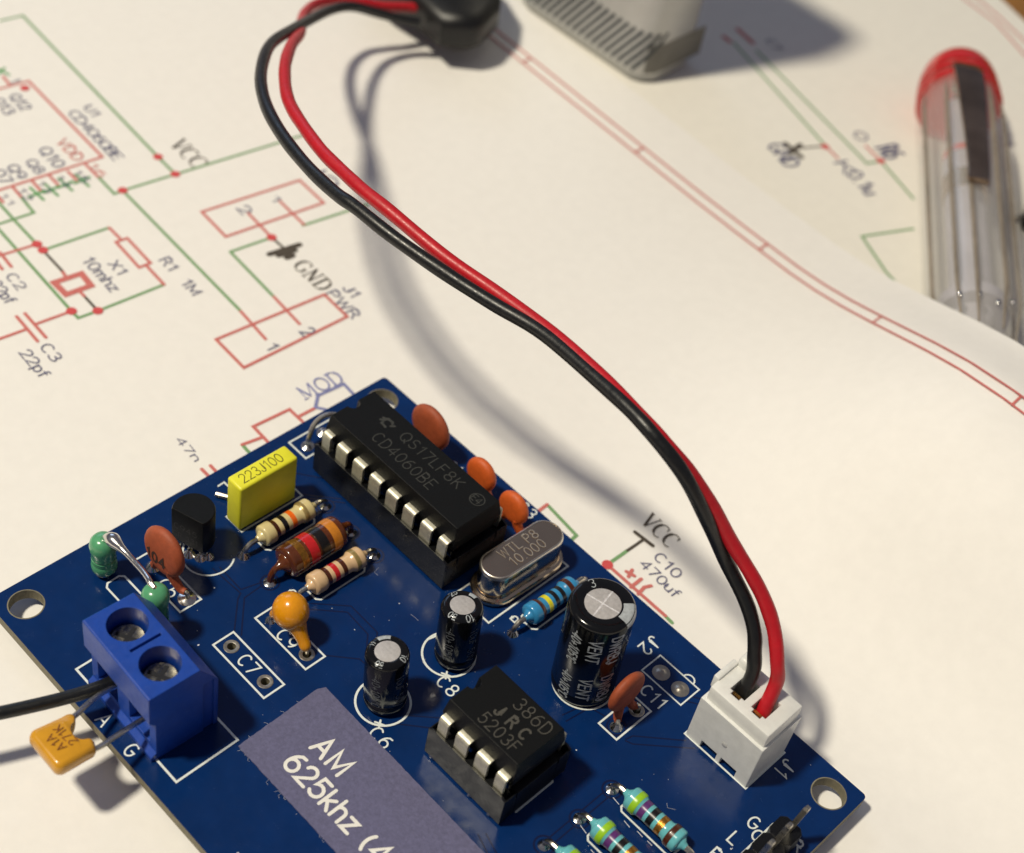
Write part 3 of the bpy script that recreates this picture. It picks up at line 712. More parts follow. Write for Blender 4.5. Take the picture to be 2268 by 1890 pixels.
for k in range(26):
    x = 27.3 + random.uniform(0, 24) if k < 20 else 27.2; y = -41.7 if k < 20 else random.uniform(-41, -32.5); a = random.uniform(0, 6.3)
    m.tube([(x,y,.08), (x+.22*math.cos(a), y-.15+.2*math.sin(a), .1), (x+.4*math.cos(a+.8), y-.25+.3*math.sin(a+.8), .06)], .010, 4)
m.build('torn_paper_fibres', M_dust, st, kind='stuff')

# ================================================================== chips and sockets
def chip_outline(hl, hw, notch):
    P = [(-hl,-hw),(hl,-hw),(hl,hw),(-hl,hw)]
    nt = [(-hl + notch*math.sin(math.radians(a)), .75*math.cos(math.radians(a))) for a in range(0, 181, 20)]
    return P + nt
def socket(n, u, v, glossy, label, group):
    hl = n/4*2.54*1.0 - .28 + .1; hw = 4.25
    t = thing('chip_socket', label, 'chip socket', onb(u, v), 0, group)
    ms = M_socket2 if glossy else M_socket
    top = 4.35
    for s in (-1, 1):
        a, b = sorted((s*2.6, s*(hw-.22)))
        MB().box(-hl, hl, a, b, .45, 3.2).build('side_rail', ms, t, smooth=0)
        a, b = sorted((s*(hw-.215), s*hw))
        ch = .9
        MB().xf(Matrix.Identity(4)).prism([(-hl+.0,.35),(hl,.35),(hl,top-.25),(hl-ch*.5,top),(-hl+ch*.5,top),(-hl,top-.25)], 0, .22).xf(
            Matrix(((1,0,0,0),(0,0,1,a),(0,1,0,0),(0,0,0,1)))).build('outer_wall', ms, t, smooth=0)
        for k in range(n//2 + 1):
            x = (k - n/4)*2.54; w = .42 if 0 < k < n//2 else .3
            x0, x1 = max(-hl, x-w), min(hl, x+w); a2, b2 = sorted((s*2.75, s*(hw-.218)))
            MB().box(x0, x1, a2, b2, 3.18, 4.05).build('cell_partition', ms, t, smooth=0)
        for k in range(n//2):
            x = (k - n/4 + .5)*2.54
            MB().tube([(x, s*3.81, -.3), (x, s*3.81, .5)], .26, 8).build('socket_pin', M_tin, t)
            if glossy and s < 0 and k != 1:
                MB().sphere((x-.25, -4.05, .28), .52 if k == 0 else .34, .3, .3, 12, 7).build('solder_fillet', M_solder, t)
    for s in (-1, 1):
        a, b = sorted((s*hl, s*(hl-1.1)))
        MB().box(a, b, -2.55, 2.55, .45, 3.9).build('end_bar', ms, t, smooth=0)
        if not glossy: MB().box(a, b, -2.58, 2.58, 3.9, 4.0).build('end_bar_lip', ms, t, smooth=0)
    MB().box(-1, 1, -2.58, 2.58, .5, 3.2).build('cross_bar', ms, t, smooth=0)
    return t
def chip(n, u, v, label, marks, group):
    t = thing('integrated_circuit', label, 'chip', onb(u, v), 0, group)
    hl = n/4*2.54 - .55
    A = chip_outline(hl-.22, 2.9, .75); Bm = chip_outline(hl+.02, 3.22, .8); Cc = chip_outline(hl-.2, 2.9, .0)
    Am = chip_outline(hl-.02, 3.2, .78)
    R = [[(x,y,4.75) for x,y in Cc], [(x,y,6.28) for x,y in chip_outline(hl+.02,3.22,.0)], [(x,y,6.3) for x,y in Bm], [(x,y,8.1) for x,y in A], [(x*.996,y*.985,8.17) for x,y in A]]
    MB().rings([r[::-1] for r in R][::-1]).build('chip_body', M_chip, t, smooth=20)
    prof = [(3.1,6.42),(3.5,6.42),(3.72,6.36),(3.86,6.22),(3.92,6.0),(3.95,4.25),(3.95,4.1),(3.9,3.3)]
    for s in (-1, 1):
        for k in range(n//2):
            x = (k - n/4 + .5)*2.54; wl = wr = .76
            if k == 0: wl = .38
            if k == n//2-1: wr = .38
            rings = []
            for i, (y, z) in enumerate(prof):
                a, b = (wl, wr) if i < 6 else (.27, .27)
                y2, z2 = prof[min(i+1,len(prof)-1)]; y0, z0 = prof[max(i-1,0)]
                d = Vector((y2-y0, z2-z0)).normalized(); nn = Vector((-d.y, d.x))*.25
                rings.append([(x-a, s*y, z), (x+b, s*y, z), (x+b, s*(y-abs(nn.x)), z - abs(nn.y)), (x-a, s*(y-abs(nn.x)), z - abs(nn.y))])
            MB().rings(rings).build('leg', M_leg, t, smooth=30)
    f = bz(8.178)
    for mt, lines, w in marks: MB().ribbon(lines, w, f).build('chip_marking', mt, t, smooth=0)
    return t
socket(16, 15.92, -11.1, False, 'long black sixteen pin chip socket beside the three orange discs', None)
q = []
for k in range(7): a = k*51; q.append([(-5.1 + .5*math.cos(a), .95 + .5*math.sin(a)), (-5.1 + .9*math.cos(a+.6), .95 + .55*math.sin(a+.6))])
MK = [(M_mark, q, .28), (M_mark, place2d(text2d('QS17LF8K', 1.3, .26, 8.6), -3.0, .55, 0), .12),
      (M_mark, place2d(text2d('CD4060BE', 1.35, .26, 8.6), -4.6, -1.75, 0), .12), (M_mark, place2d(text2d('E4', .8, .2), 7.3, .85, 0) + [arc(7.9,1.25,.8,.75,0,360,16)], .10)]
chip(16, 15.92, -11.1, 'long black sixteen leg chip marked CD4060BE in its socket', MK, None)
socket(8, 43.3, -24.85, True, 'glossy black eight pin chip socket beside the violet label', None)
MK = [(M_mark2, place2d(text2d('386D', 1.35, .28, 4.0), -.3, .95, 0), .11), (M_mark2, place2d(text2d('J', 1.15, .2), -.9, -.8, 0) + place2d(text2d('R', 1.15, .2), .6, -.8, 0) + place2d(text2d('C', 1.15, .2), 2.1, -.8, 0), .22),
      (M_mark2, place2d(text2d('5203F', 1.25, .28, 4.4), -1.3, -2.45, 0), .11)]
chip(8, 43.3, -24.85, 'short black eight leg chip marked 386D JRC in its socket', MK, None)

# ================================================================== crystal
def stadium(hl, r, n=12):
    return [(r*math.cos(math.radians(a)), hl - r + r*math.sin(math.radians(a))) for a in [180*k/n for k in range(n+1)]] + \
           [(r*math.cos(math.radians(a)), -hl + r + r*math.sin(math.radians(a))) for a in [180 + 180*k/n for k in range(n+1)]]
t = thing('quartz_crystal', 'silver metal crystal can with rounded ends marked WTL P8 10.000', 'crystal', onb(29.1,-7.9), math.radians(-2))
R = [[(x,y,z) for x,y in stadium(h, r)] for h, r, z in ((5.1,1.85,1.1),(5.1,1.85,3.9),(5.05,1.8,4.08),(4.95,1.7,4.16),(4.7,1.45,4.19))]
MB().rings(R).build('can', M_can, t, smooth=25)
R = [[(x,y,z) for x,y in stadium(h, r)] for h, r, z in ((5.11,1.86,3.8),(5.12,1.87,3.95),(5.06,1.81,4.12),(4.97,1.72,4.20),(4.90,1.65,4.205),(4.89,1.64,4.18))]
MB().rings(R, (False, False)).build('can_rim_highlight', M_rim, t, smooth=60)  # thin ring added over the can to carry its edge highlight
R = [[(x,y,z) for x,y in stadium(h, r)] for h, r, z in ((5.5,2.25,.25),(5.62,2.37,.35),(5.62,2.37,.72),(5.52,2.27,.86),(5.2,1.97,.95),(5.12,1.87,1.15))]
MB().rings(R).build('base_flange', M_can, t, smooth=25)
for y in (-2.44, 2.44): MB().tube([(0,y,-1), (0,y,.35)], .22, 8).build('lead', M_lead, t)
f = lambda x, y: Vector((x, y, 4.232))
MB().ribbon(place2d(text2d('WTL P8', 1.1, .24, 4.9), -.15, -2.4, 90) + place2d(text2d('10.000', 1.1, .26, 4.4), 1.2, -2.1, 90), .075, f).build('etched_marking', M_etch, t, smooth=0)

# ================================================================== axial parts
def axial(name, label, cat, A, B, mt, bands, z=1.35, hl=3.15, r0=1.15, r1=.92, group=None, lr=.28, neck=None, leadmat=None, crook=.0):
    A = Vector(A); B = Vector(B); mid = (A+B)/2; d = B-A; L = d.length
    t = thing(name, label, cat, onb(mid.x, mid.y), math.atan2(d.y, d.x), group)
    def rad(x):
        a = abs(x)/hl
        if a > .98: return max(.35, r0*.62)
        if a > .90: return r0*(.62 + .38*math.sqrt(max(0, 1-((a-.90)/.09)**2)) if a < .99 else .62)
        if a > .62: return r0
        if a > .46: return r1 + (r0-r1)*sm(a, .46, .62)
        return r1
    xs = [-hl*1.0, -hl*.985, -hl*.965, -hl*.94, -hl*.9] + [hl*(-.86 + 1.72*k/30) for k in range(31)] + [hl*.9, hl*.94, hl*.965, hl*.985, hl]
    nk = neck or [(-hl-.55,.30),(-hl-.25,.42)]
    prof = [(r, x) for x, r in nk] + [(rad(x), x) for x in xs] + [(r, -x) for x, r in nk[::-1]]
    MB().lathe(prof, (0,0,z), (1,0,0), 30).build('body', mt, t, smooth=50)
    for x, w, bm_ in bands:
        x *= hl; w *= hl; n = 5
        pr = [(rad(x-w)-.05, x-w)] + [(rad(x-w+2*w*k/n)+.022, x-w+2*w*k/n) for k in range(n+1)] + [(rad(x+w)-.05, x+w)]
        MB().lathe(pr, (0,0,z), (1,0,0), 30).build('colour_band', bm_, t, smooth=50)
    for s in (-1, 1):
        e = s*L/2; x0 = s*(hl+.3)
        P = [(x0,0,z), (x0+s*.3,0,z), ((x0+e)/2+s*.1,crook*.4,z-.04), (e-s*.32,crook,z-.3), (e-s*.05,crook*.6,z*.5), (e,0,-.4)]
        MB().tube(smooth_path(P, 4), lr, 9).build('lead', leadmat or M_lead, t)
    return t
axial('resistor', 'beige resistor with brown, black and orange bands beside the yellow block', 'resistor', (10.5,-27.9), (10.5,-17.4), M_beige,
      [(-.52,.085,B_brown), (-.18,.085,B_black), (.16,.085,B_orange), (.62,.075,B_palegold)], group=None)
axial('resistor', 'tan resistor with brown and red bands nearest the golden bead', 'resistor', (18.1,-27.6), (18.45,-17.65), M_tan,
      [(-.45,.08,B_brown), (-.14,.085,B_red), (.17,.075,B_brown), (.66,.075,B_palegold)])
axial('resistor', 'bright blue resistor with a yellow band between crystal and tall capacitor', 'resistor', (34.1,-13.35), (34.35,-3.2), M_rblue,
      [(-.58,.085,B_brown), (-.25,.08,B_yel), (.04,.075,B_black), (.33,.075,B_black), (.68,.085,B_brown)])
AQ = [(-.66,.10,B_lime), (-.38,.10,B_vio), (-.06,.10,B_black), (.27,.10,B_gold), (.66,.09,B_brown)]
axial('resistor', 'aqua resistor with lime and violet bands nearest the white connector', 'resistor', (52.3,-18.35), (62.2,-18.25), M_aqua, AQ, group='aqua resistors in a row at the bottom edge')
axial('resistor', 'aqua resistor cut by the bottom edge, middle one of its row', 'resistor', (52.42,-22.85), (62.2,-22.75), M_aqua, AQ, group='aqua resistors in a row at the bottom edge')
axial('resistor', 'third aqua resistor, only its lead and solder peep in at the bottom edge', 'resistor', (52.15,-27.2), (62.2,-27.2), M_aqua, AQ, group='aqua resistors in a row at the bottom edge')
axial('inductor', 'fat dark brown inductor with red, gold and amber bands between two resistors', 'inductor', (14.65,-27.95), (14.7,-17.65), M_brown,
      [(-.56,.115,B_gold), (-.20,.15,B_red), (.17,.15,B_black), (.62,.14,B_amber)], z=1.75, hl=3.5, r0=1.68, r1=1.62, neck=[(-4.55,.3),(-4.2,.42),(-3.85,.62),(-3.62,.9)], lr=.34, leadmat=M_brown)

# ================================================================== green upright inductors
def green(u, v, zt, label):
    t = thing('upright_inductor', label, 'inductor', onb(u, v), 0, 'green upright inductors')
    H = zt
    pr = [(.5,.5),(1.05,.55),(1.25,.9),(1.27,1.4),(1.2,1.75),(1.12,1.9),(1.2,2.05),(1.12,2.2),(1.2,2.35),(1.1,2.5),(1.2,2.65),(1.14,H-2.4),(1.2,H-2.1),(1.3,H-1.6),(1.32,H-1.15),(1.22,H-.6),(.95,H-.2),(.55,H-.03),(.25,H+.02)]
    MB().lathe(pr, (0,0,0), seg=30).build('body', M_green, t, smooth=60)
    MB().tube([(0,0,-.4),(0,0,.6)], .28, 8).build('lead', M_lead, t)
    return t
t = green(3.9, -39.6, 5.3, 'green upright inductor standing free near the corner hole, lead bent over')
P = smooth_path([(0.1,0,5.15),(.55,.05,5.75),(1.3,.15,6.2),(2.3,.15,6.35),(3.6,.2,6.3),(5.2,.15,6.35),(6.7,0,6.55),(7.8,-.25,6.75),(8.3,-.4,6.6)], 5)
n = len(P); rr = [.30 + .42*math.exp(-((k/n-.27)/.13)**2) for k in range(n)]
MB().tube(P, rr, 12).build('soldered_lead', M_solder, t)
t = green(12.75, -40.0, 6.9, 'green upright inductor half hidden behind the blue screw terminal')
MB().tube([(-.6,0,7.0),(-.2,0,6.95),(0,0,6.6)], [.28,.26,.24], 8).build('lead', M_lead, t)

# ================================================================== disc capacitors
def disc(label, A, B, c, r, th, mt, tilt=0.0, rz=None, mark=None, name='disc_capacitor', legr=.42, group=None):
    """c: centre (u, v, z); legs go down to pads A and B"""
    A = Vector(A); B = Vector(B); d = B - A; a = rz if rz is not None else math.atan2(d.y, d.x)
    mid = (A+B)/2; t = thing(name, label, 'capacitor', onb(mid.x, mid.y), a, group)
    rot = Matrix.Rotation(-a, 4, 'Z'); lc = rot @ Vector((c[0]-mid.x, c[1]-mid.y, c[2]))
    h = th/2
    pr = [(.01,-h*1.0),(r*.35,-h*1.0),(r*.62,-h*.93),(r*.82,-h*.78),(r*.93,-h*.55),(r*.985,-h*.25),(r,0),(r*.985,h*.25),(r*.93,h*.55),(r*.82,h*.78),(r*.62,h*.93),(r*.35,h),(.01,h)]
    nrm = Vector((0, -math.cos(tilt), math.sin(tilt)))
    MB().lathe(pr, lc, nrm, 36).build('disc', mt, t, smooth=60)
    for p in (A, B):
        q = rot @ Vector((p.x-mid.x, p.y-mid.y, 0)); top = lc + Vector((q.x*.42 - lc.x*.4, 0, -r*.80)); top.y = lc.y + (lc.z-top.z)*math.sin(tilt)*-1*.9
        P = smooth_path([top + Vector((0,0,r*.3)), top, q*.55 + top*.45 + Vector((0,0,-.1)), Vector((q.x,q.y,.85)), Vector((q.x,q.y,-.4))], 4)
        k = len(P); MB().tube(P[:int(k*.72)], [legr*(1.5-.75*i/(k*.72)) for i in range(int(k*.72))], 9).build('coated_leg', mt, t)
        MB().tube(P[int(k*.6):], .24, 8).build('lead', M_lead, t)
    if mark:
        ux = Vector((1,0,0)); uy = nrm.cross(ux)
        def thick(q):
            for (a0, b0), (a1, b1) in zip(pr[6:-1], pr[7:]):
                if a1 <= q <= a0: return b1 + (b0-b1)*(q-a1)/(a0-a1)
            return h
        f = lambda x, y: lc + nrm*(thick(math.hypot(x, y)) + .03) + ux*x + uy*y
        MB().ribbon(mark, .26, f, maxlen=.4).build('disc_marking', M_discprint, t, smooth=0)
    return t
disc('brown disc capacitor marked 104 beside the transistor', (6.2,-35.65), (11.3,-35.4), (8.3,-35.75,4.6), 2.7, 1.45, M_disc, .10, mark=place2d(text2d('104', 1.15, .34, 2.6), -1.6, -1.45, 6))
disc('brown disc capacitor standing edge on between tall capacitor and white connector', (47.98,-13.1), (48.0,-10.2), (47.2,-12.0,4.0), 2.3, 1.25, M_disc, .02)
disc('largest orange disc capacitor behind the long chip, nearest the board corner', (8.8,-3.6), (13.6,-3.6), (11.2,-3.85,3.9), 2.7, 1.4, M_disc, .0, group='orange disc capacitors behind the long chip')
disc('bright orange disc capacitor, middle one behind the long chip', (17.2,-3.6), (21.6,-3.6), (19.15,-3.9,3.6), 1.95, 1.3, M_disc2, .05, group='orange disc capacitors behind the long chip')
disc('bright orange disc capacitor behind the long chip next to the crystal', (22.6,-4.1), (26.4,-4.1), (24.4,-4.3,3.5), 1.9, 1.3, M_disc2, .05, group='orange disc capacitors behind the long chip')

# ================================================================== golden bead C9
t = thing('tantalum_capacitor', 'shiny golden orange bead capacitor above the marking C9', 'capacitor', onb(20.85,-30.6))
MB().sphere((-.25,.2,3.75), 1.85, 1.72, 1.95, 28, 18).build('bead', M_tant, t, smooth=80)
MB().tube(smooth_path([(.4,.15,3.0),(1.35,.1,2.1),(2.0,.05,1.5),(2.45,0,.95),(2.6,0,.75)], 4), [1.25,1.15,1.0,.85,.75,.7,.66,.62,.6,.6,.6,.58,.52,.46,.4,.34,.3], 14).build('coated_leg', M_tant, t, smooth=80)
MB().tube(smooth_path([(-1.2,.0,2.9),(-1.75,-.08,2.2),(-2.15,-.12,1.5),(-2.4,-.14,1.05)], 4), [.6,.6,.58,.56,.55,.54,.53,.52,.5,.46,.4,.34,.28], 12).build('coated_leg', M_tant, t, smooth=80)
for x, y in ((2.6,.05), (-2.55,-.15)): MB().tube([(x,y,1.0),(x,y,-.5)], .22, 8).build('lead', M_lead, t)

# ================================================================== electrolytic capacitors
def electrolytic(label, u, v, R, H, vent, prints, lean=(0,0), rt=.62, stripe=None, toptxt=None):
    t = thing('electrolytic_capacitor', label, 'capacitor', onb(u, v), rot=(lean[0], lean[1], 0))
    b = .25
    pr = [(R*.5,b),(R-.25,b),(R-.05,b+.2),(R,b+.5),(R,b+1.0),(R-.10,b+1.15),(R-.10,b+1.25),(R,b+1.45),(R,H-.55),(R-.06,H-.3),(R-.2,H-.1),(R-.4,H),(R*rt+.1,H),(R*rt,H-.03)]
    MB().lathe(pr, seg=44).build('sleeve', M_sleeve, t, smooth=40)
    MB().lathe([(R*rt+.02,H-.2),(R*rt,H-.035),(R*rt*.9,H-.02),(.01,H-.015)], seg=40).build('vented_top', M_alu, t, smooth=30)
    if vent:
        f = bz(H-.008); k = R*rt*.93
        MB().ribbon([[(-k*.98,-.35),(k*.98,.35)]], .16, f).build('vent_score', M_vent, t, smooth=0)
        MB().ribbon([[(-.35,k*.98),(.35,-k*.98)]], .16, bz(H-.003)).build('vent_score', M_vent, t, smooth=0)
    for tx, ang, z, h, L, w, up in prints:      # sleeve print running down the side; ang: where it stands, degrees
        lines = text2d(tx, h, .24, L)
        f = lambda x, y: Vector(((R+.012)*math.cos(math.radians(ang) + (y-h/2)/R), (R+.012)*math.sin(math.radians(ang) + (y-h/2)/R), z - x))
        MB().ribbon(lines, w, f, maxlen=.5).build('sleeve_print', M_print if R > 3 else M_printdim, t, smooth=0)
    def topring(r, a):
        if r < R-.42: z = H + .012
        elif r < R-.06: z = H + .012 - .3*((r-(R-.42))/.36)**1.6
        else: z = H - .29
        return Vector((r*math.cos(a), r*math.sin(a), z))
    if stripe:
        a0, a1 = stripe; n = 14; r0 = R*rt + .12; rs = [r0, R-.42, R-.25, R-.12, R-.05]
        rows = [[topring(r, math.radians(a0+(a1-a0)*k/n)) + Vector((0,0,.01)) for k in range(n+1)] for r in rs]
        rows.append([Vector(((R+.014)*math.cos(math.radians(a0+(a1-a0)*k/n)), (R+.014)*math.sin(math.radians(a0+(a1-a0)*k/n)), H-.6)) for k in range(n+1)])
        m = MB(); W = n+1
        m.add([p for r in rows for p in r], [(i*W+k, (i+1)*W+k, (i+1)*W+k+1, i*W+k+1) for i in range(len(rows)-1) for k in range(n)]).build('polarity_stripe', M_print, t, smooth=40)
    for tx, ang, h in toptxt or []:
        lines = text2d(tx, h, .25); xs = [a for l in lines for a, b in l]; cx = (min(xs)+max(xs))/2
        rb = R*rt + .14
        f = lambda x, y: topring(rb + y, math.radians(ang) - (x-cx)/(R*.85)) + Vector((0,0,.012))
        MB().ribbon(lines, .09, f, maxlen=.3).build('top_print', M_print, t, smooth=0)
    return t
# towards the viewer is about -55 degrees on each can
P10 = [('VENT', -52, 11.0, 1.15, 3.3, .17, 1), ('-40+105oC', -88, 11.3, 1.05, 4.6, .14, 1), ('DWRBJ', -16, 11.5, 1.15, 4.0, .17, 1),
       ('VENT', -52, 4.9, 1.15, 3.3, .17, 1), ('-40+105oC', -88, 5.2, 1.05, 4.2, .14, 1), ('DWRBJ', -16, 5.3, 1.15, 3.9, .17, 1)]
electrolytic('tall black electrolytic capacitor with cross scored silver top and VENT lettering', 42.4, -12.0, 3.15, 12.7, True, P10, (math.radians(1.5), math.radians(-1)),   .565, (0, 50),
             [('3', 158, .95)])
PS = [('-40+105oC', -70, 6.2, .8, 4.6, .09, 1), ('10uF 50V'.replace('F','F'), -5, 6.0, .8, 4.4, .09, 1)]
electrolytic('short black electrolytic capacitor by the marking C6 beside the label', 32.0, -28.2, 2.05, 7.6, False, PS, (math.radians(1), math.radians(-4.0)), .60, (128, 172),
             [('10', 20, .55), ('50', -68, .5), ('11', 198, .45)])
electrolytic('short black electrolytic capacitor by the marking C8 next to the crystal', 32.55, -19.75, 2.05, 7.6, False, PS, (math.radians(-2.5), math.radians(-4.5)), .60, (84, 112),
             [('10', -20, .6), ('50', -78, .55), ('25', 170, .55)])

# ================================================================== transistor
t = thing('transistor', 'small black transistor with one flat face between yellow block and disc 104', 'transistor', onb(6.65,-31.15), math.radians(18))
rad = 2.1; flat = -1.05; a0 = math.degrees(math.asin(flat/rad))
poly = arc(0, 0, rad, rad, a0, 180-a0, 22)
R = [[(x*k, y*k, z) for x, y in poly] for k, z in ((.96,1.35),(1,1.5),(1,5.75),(.97,5.9))]
MB().rings(R).build('body', M_chip, t, smooth=35)
f = lambda x, y: Vector((x, flat-.02, y))
MB().ribbon(place2d(text2d('C945', .75, .3, 2.6), -1.5, 3.3, 0) + place2d(text2d('GR 331', .7, .25, 2.8), -1.6, 2.1, 0), .07, f).build('marking', mat('faint_marking', lin(70,70,70), .7), t, smooth=0)
for x in (-1.27, 0, 1.27):
    MB().tube([(x,-.3,1.5),(x,-.35,.9),(x*1.05,-.6,.3),(x*1.05,-.6,-.5)], .25, 8).build('leg', M_lead, t)

# ================================================================== yellow film capacitor
t = thing('film_capacitor', 'yellow box film capacitor marked 223J100 on top', 'capacitor', onb(6.8,-22.85))
MB().rbox(-1.1, 1.1, -3.6, 3.6, .2, 6.5, .28, 3).build('case', M_yellow, t, smooth=40)
f = bz(6.512)
MB().ribbon(place2d(text2d('223J100', 1.15, .2, 5.0), .55, -2.75, 90), .10, f).build('case_marking', M_yprint, t, smooth=0)
for y in (-2.5, 2.5): MB().tube([(0,y,.4),(0,y,-.5)], .25, 8).build('lead', M_lead, t)
t = thing('bent_lead', 'short flat grey lead end sticking out beside the yellow block', 'wire', onb(3.6,-24.6))
MB().tube([(-.9,-.8,.35),(.2,-.1,.4),(1.6,.7,.35)], .28, 8).build('wire_end', M_lead, t)

# ================================================================== jumper wire near the corner
t = thing('jumper_wire', 'bent bare wire loop at the end of the long chip', 'wire', onb(2.7,-12.3))
MB().tube(smooth_path([(.25,-1.25,-.3),(.3,-1.3,.6),(.2,-1.0,1.6),(-.1,-.2,2.4),(-.1,.9,2.9),(.3,2.0,2.9),(.9,3.0,2.2),(1.3,3.5,.8),(1.3,3.6,-.3)], 5), .27, 10).build('wire', M_lead, t)

# ================================================================== blue screw terminal
t = thing('screw_terminal', 'bright blue two way screw terminal block at the board edge', 'terminal', onb(18.85,-44.75), math.radians(-2.4))
HX = 5.1
prof = [(-3.55,0),(3.45,0),(3.45,6.9),(1.55,9.9),(-3.5,9.9),(-3.62,9.8),(-3.62,6.2),(-3.0,5.5),(-3.0,1.0),(-3.55,.6)]
house = MB().rings([[(x, y, z) for y, z in prof] for x in (-HX, HX)]).build('housing', M_term, t, smooth=0)
cut = []
for x in (-2.52, 2.52):
    cut.append(MB().lathe([(1.82,6.6),(1.82,12)], (x,-.75,0), seg=36).build('cutter', M_term, t))
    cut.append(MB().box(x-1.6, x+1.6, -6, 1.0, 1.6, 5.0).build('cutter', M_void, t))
cut.append(MB().box(-.14, .14, -2.1, 1.0, 9.4, 12).build('cutter', M_term, t))
cut.append(MB().box(HX-.18, HX+1, 1.9, 3.0, -1, 7.4).build('cutter', M_term, t))
bpy.context.view_layer.update()
boolean(house, cut)
for x in (-2.52, 2.52):
    sc = MB().lathe([(1.6,5.6),(1.6,7.7),(1.45,7.9),(.01,7.94)], (x,-.75,0), seg=30).build('screw', M_screw, t, smooth=30)
    for a in (.5, .5+PI/2):
        d = Vector((math.cos(a), math.sin(a)))
        MB().ribbon([[(x-1.2*d.x, -.75-1.2*d.y), (x+1.2*d.x, -.75+1.2*d.y)]], .42, bz(7.952), cap=0).build('drive_slot_shade', M_void, sc, smooth=0)  # flat dark bar painted as the shade of the screw slot
    MB().box(x-1.55, x+1.55, -2.0, .8, 1.8, 4.9).build('clamp_cage', M_screw, t, smooth=0)
# ------------------------------------------------------------------ capacitor held by the terminal
t = thing('dipped_capacitor', 'small ochre dipped capacitor marked 271K held out by the blue terminal', 'capacitor', onb(19.9,-54.5,4.6), 0)
# outline (local x along the board edge, y away from the terminal is negative), with a bite between the legs
out = [(-2.05,.95)] + arc(-1.55,1.55,.5,.5,170,60,4) + [(-1.2,1.75)] + arc(0.25,2.05,1.35,1.25,190,350,9) + [(1.75,1.85),(2.0,1.7)] + arc(2.0,1.3,.42,.4,70,0,3) + [(2.4,.6)] + arc(1.75,-1.55,.68,.68,0,-90,5) + arc(-1.65,-1.55,.65,.65,-90,-180,5)
inset = lambda k: [(x*k + .1*(1-k), y*k - .05*(1-k)) for x, y in out]
R = [[(x,y,z) for x,y in inset(k)] for k, z in ((.80,-.85),(.9,-.78),(.965,-.55),(1.0,-.2),(1.0,.2),(.965,.55),(.9,.78),(.80,.85))]
MB().rings([r[::-1] for r in R]).xf(Matrix.Rotation(math.radians(-6),4,'X')).build('body', M_mlcc, t, smooth=60)
f = lambda x, y: Vector((x, y, .90 - y*math.tan(math.radians(6))))
MB().ribbon(place2d(text2d('271K', .75, .25, 2.3), 1.0, .75, 180+8) + place2d(text2d('A1A', .75, .25, 1.8), .95, -.35, 180+8), .085, f).build('marking', M_mlprint, t, smooth=0)
MB().tube(smooth_path([(-1.75,1.3,-.1),(-1.85,2.3,-.3),(-2.6,4.6,-.9),(-2.9,7.2,-1.3),(-2.9,9.5,-1.4)], 4), .26, 9).build('lead', M_lead, t)
MB().tube(smooth_path([(2.0,1.3,-.1),(2.05,2.3,-.3),(1.7,4.6,-.9),(1.55,7.2,-1.3),(1.5,9.5,-1.4)], 4), .26, 9).build('lead', M_lead, t)
# ------------------------------------------------------------------ aerial wire
t = thing('aerial_wire', 'black insulated wire leaving the blue terminal to the left', 'wire', onb(16.4,-45))
MB().tube(smooth_path([(.3,1.5,3.2),(.3,-1.5,3.25),(-.1,-4.2,3.4),(-.9,-7,3.6),(-2.6,-11.5,3.9),(-5.4,-18,4.2),(-10,-28,4.4)], 6), .62, 16).build('wire_insulation', M_wblack, t, smooth=60)

# ================================================================== white two way connector on the board
t = thing('connector_header', 'white connector shroud soldered at the board edge by the marking J1', 'connector', onb(56.55,-5.5))
hs = MB().box(-3.72, 3.72, -2.95, 2.9, 0, 6.3).build('shroud', M_shroud, t, smooth=0)
cut = [MB().box(-3.0, 3.0, -2.3, 2.3, .9, 9).build('cutter', M_shroud, t)]
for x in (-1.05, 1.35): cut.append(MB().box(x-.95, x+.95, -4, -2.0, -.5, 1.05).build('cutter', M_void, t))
cut.append(MB().box(-4.5,-3.2,-1,1,4.5,8).build('cutter', M_shroud, t))
bpy.context.view_layer.update(); boolean(hs, cut)
for x in (-1.25, 1.25): MB().box(x-.32, x+.32, -.32, .32, -.8, 5).build('contact_pin', M_lead, t, smooth=0)
MB().lathe([(.32,2.955),(.32,2.965),(.02,2.97)], (.2,0,3.0), (0,-1,0), 16).build('moulding_mark', M_white, t)

# ------------------------------------------------------------------ battery lead: plug, wires and snap
lead = thing('battery_lead', 'red and black twin lead from the white plug to the black battery snap', 'cable', onb(56.55,-5.5))
pl = MB().rbox(-3.45, 3.5, -2.6, 2.55, 4.4, 8.15, .16, 2).build('plug_housing', M_white, lead, smooth=35)
cut = []
for x in (-1.25, 1.25):
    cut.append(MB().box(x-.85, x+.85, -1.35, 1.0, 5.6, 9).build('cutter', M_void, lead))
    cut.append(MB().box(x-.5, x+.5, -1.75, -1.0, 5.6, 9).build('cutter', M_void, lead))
bpy.context.view_layer.update(); boolean(pl, cut)
MB().rbox(-3.55, -2.2, 1.2, 2.9, 6.2, 9.2, .45, 3).build('plug_latch', M_white, lead, smooth=40)
MB().rbox(-4.0, -3.3, -1.6, 1.4, 6.6, 8.4, .2, 2).build('plug_rib', M_white, lead, smooth=40)
for x in (-1.25, 1.25):
    MB().box(x-.62, x+.62, -1.2, -.9, 5.7, 7.6).build('crimp_contact', M_gold, lead, smooth=0)
    MB().tube([(x,-.3,5.6),(x,-.3,7.2)], .5, 10).build('crimp_barrel', M_gold, lead)
off = Vector((56.55,-5.5,0))
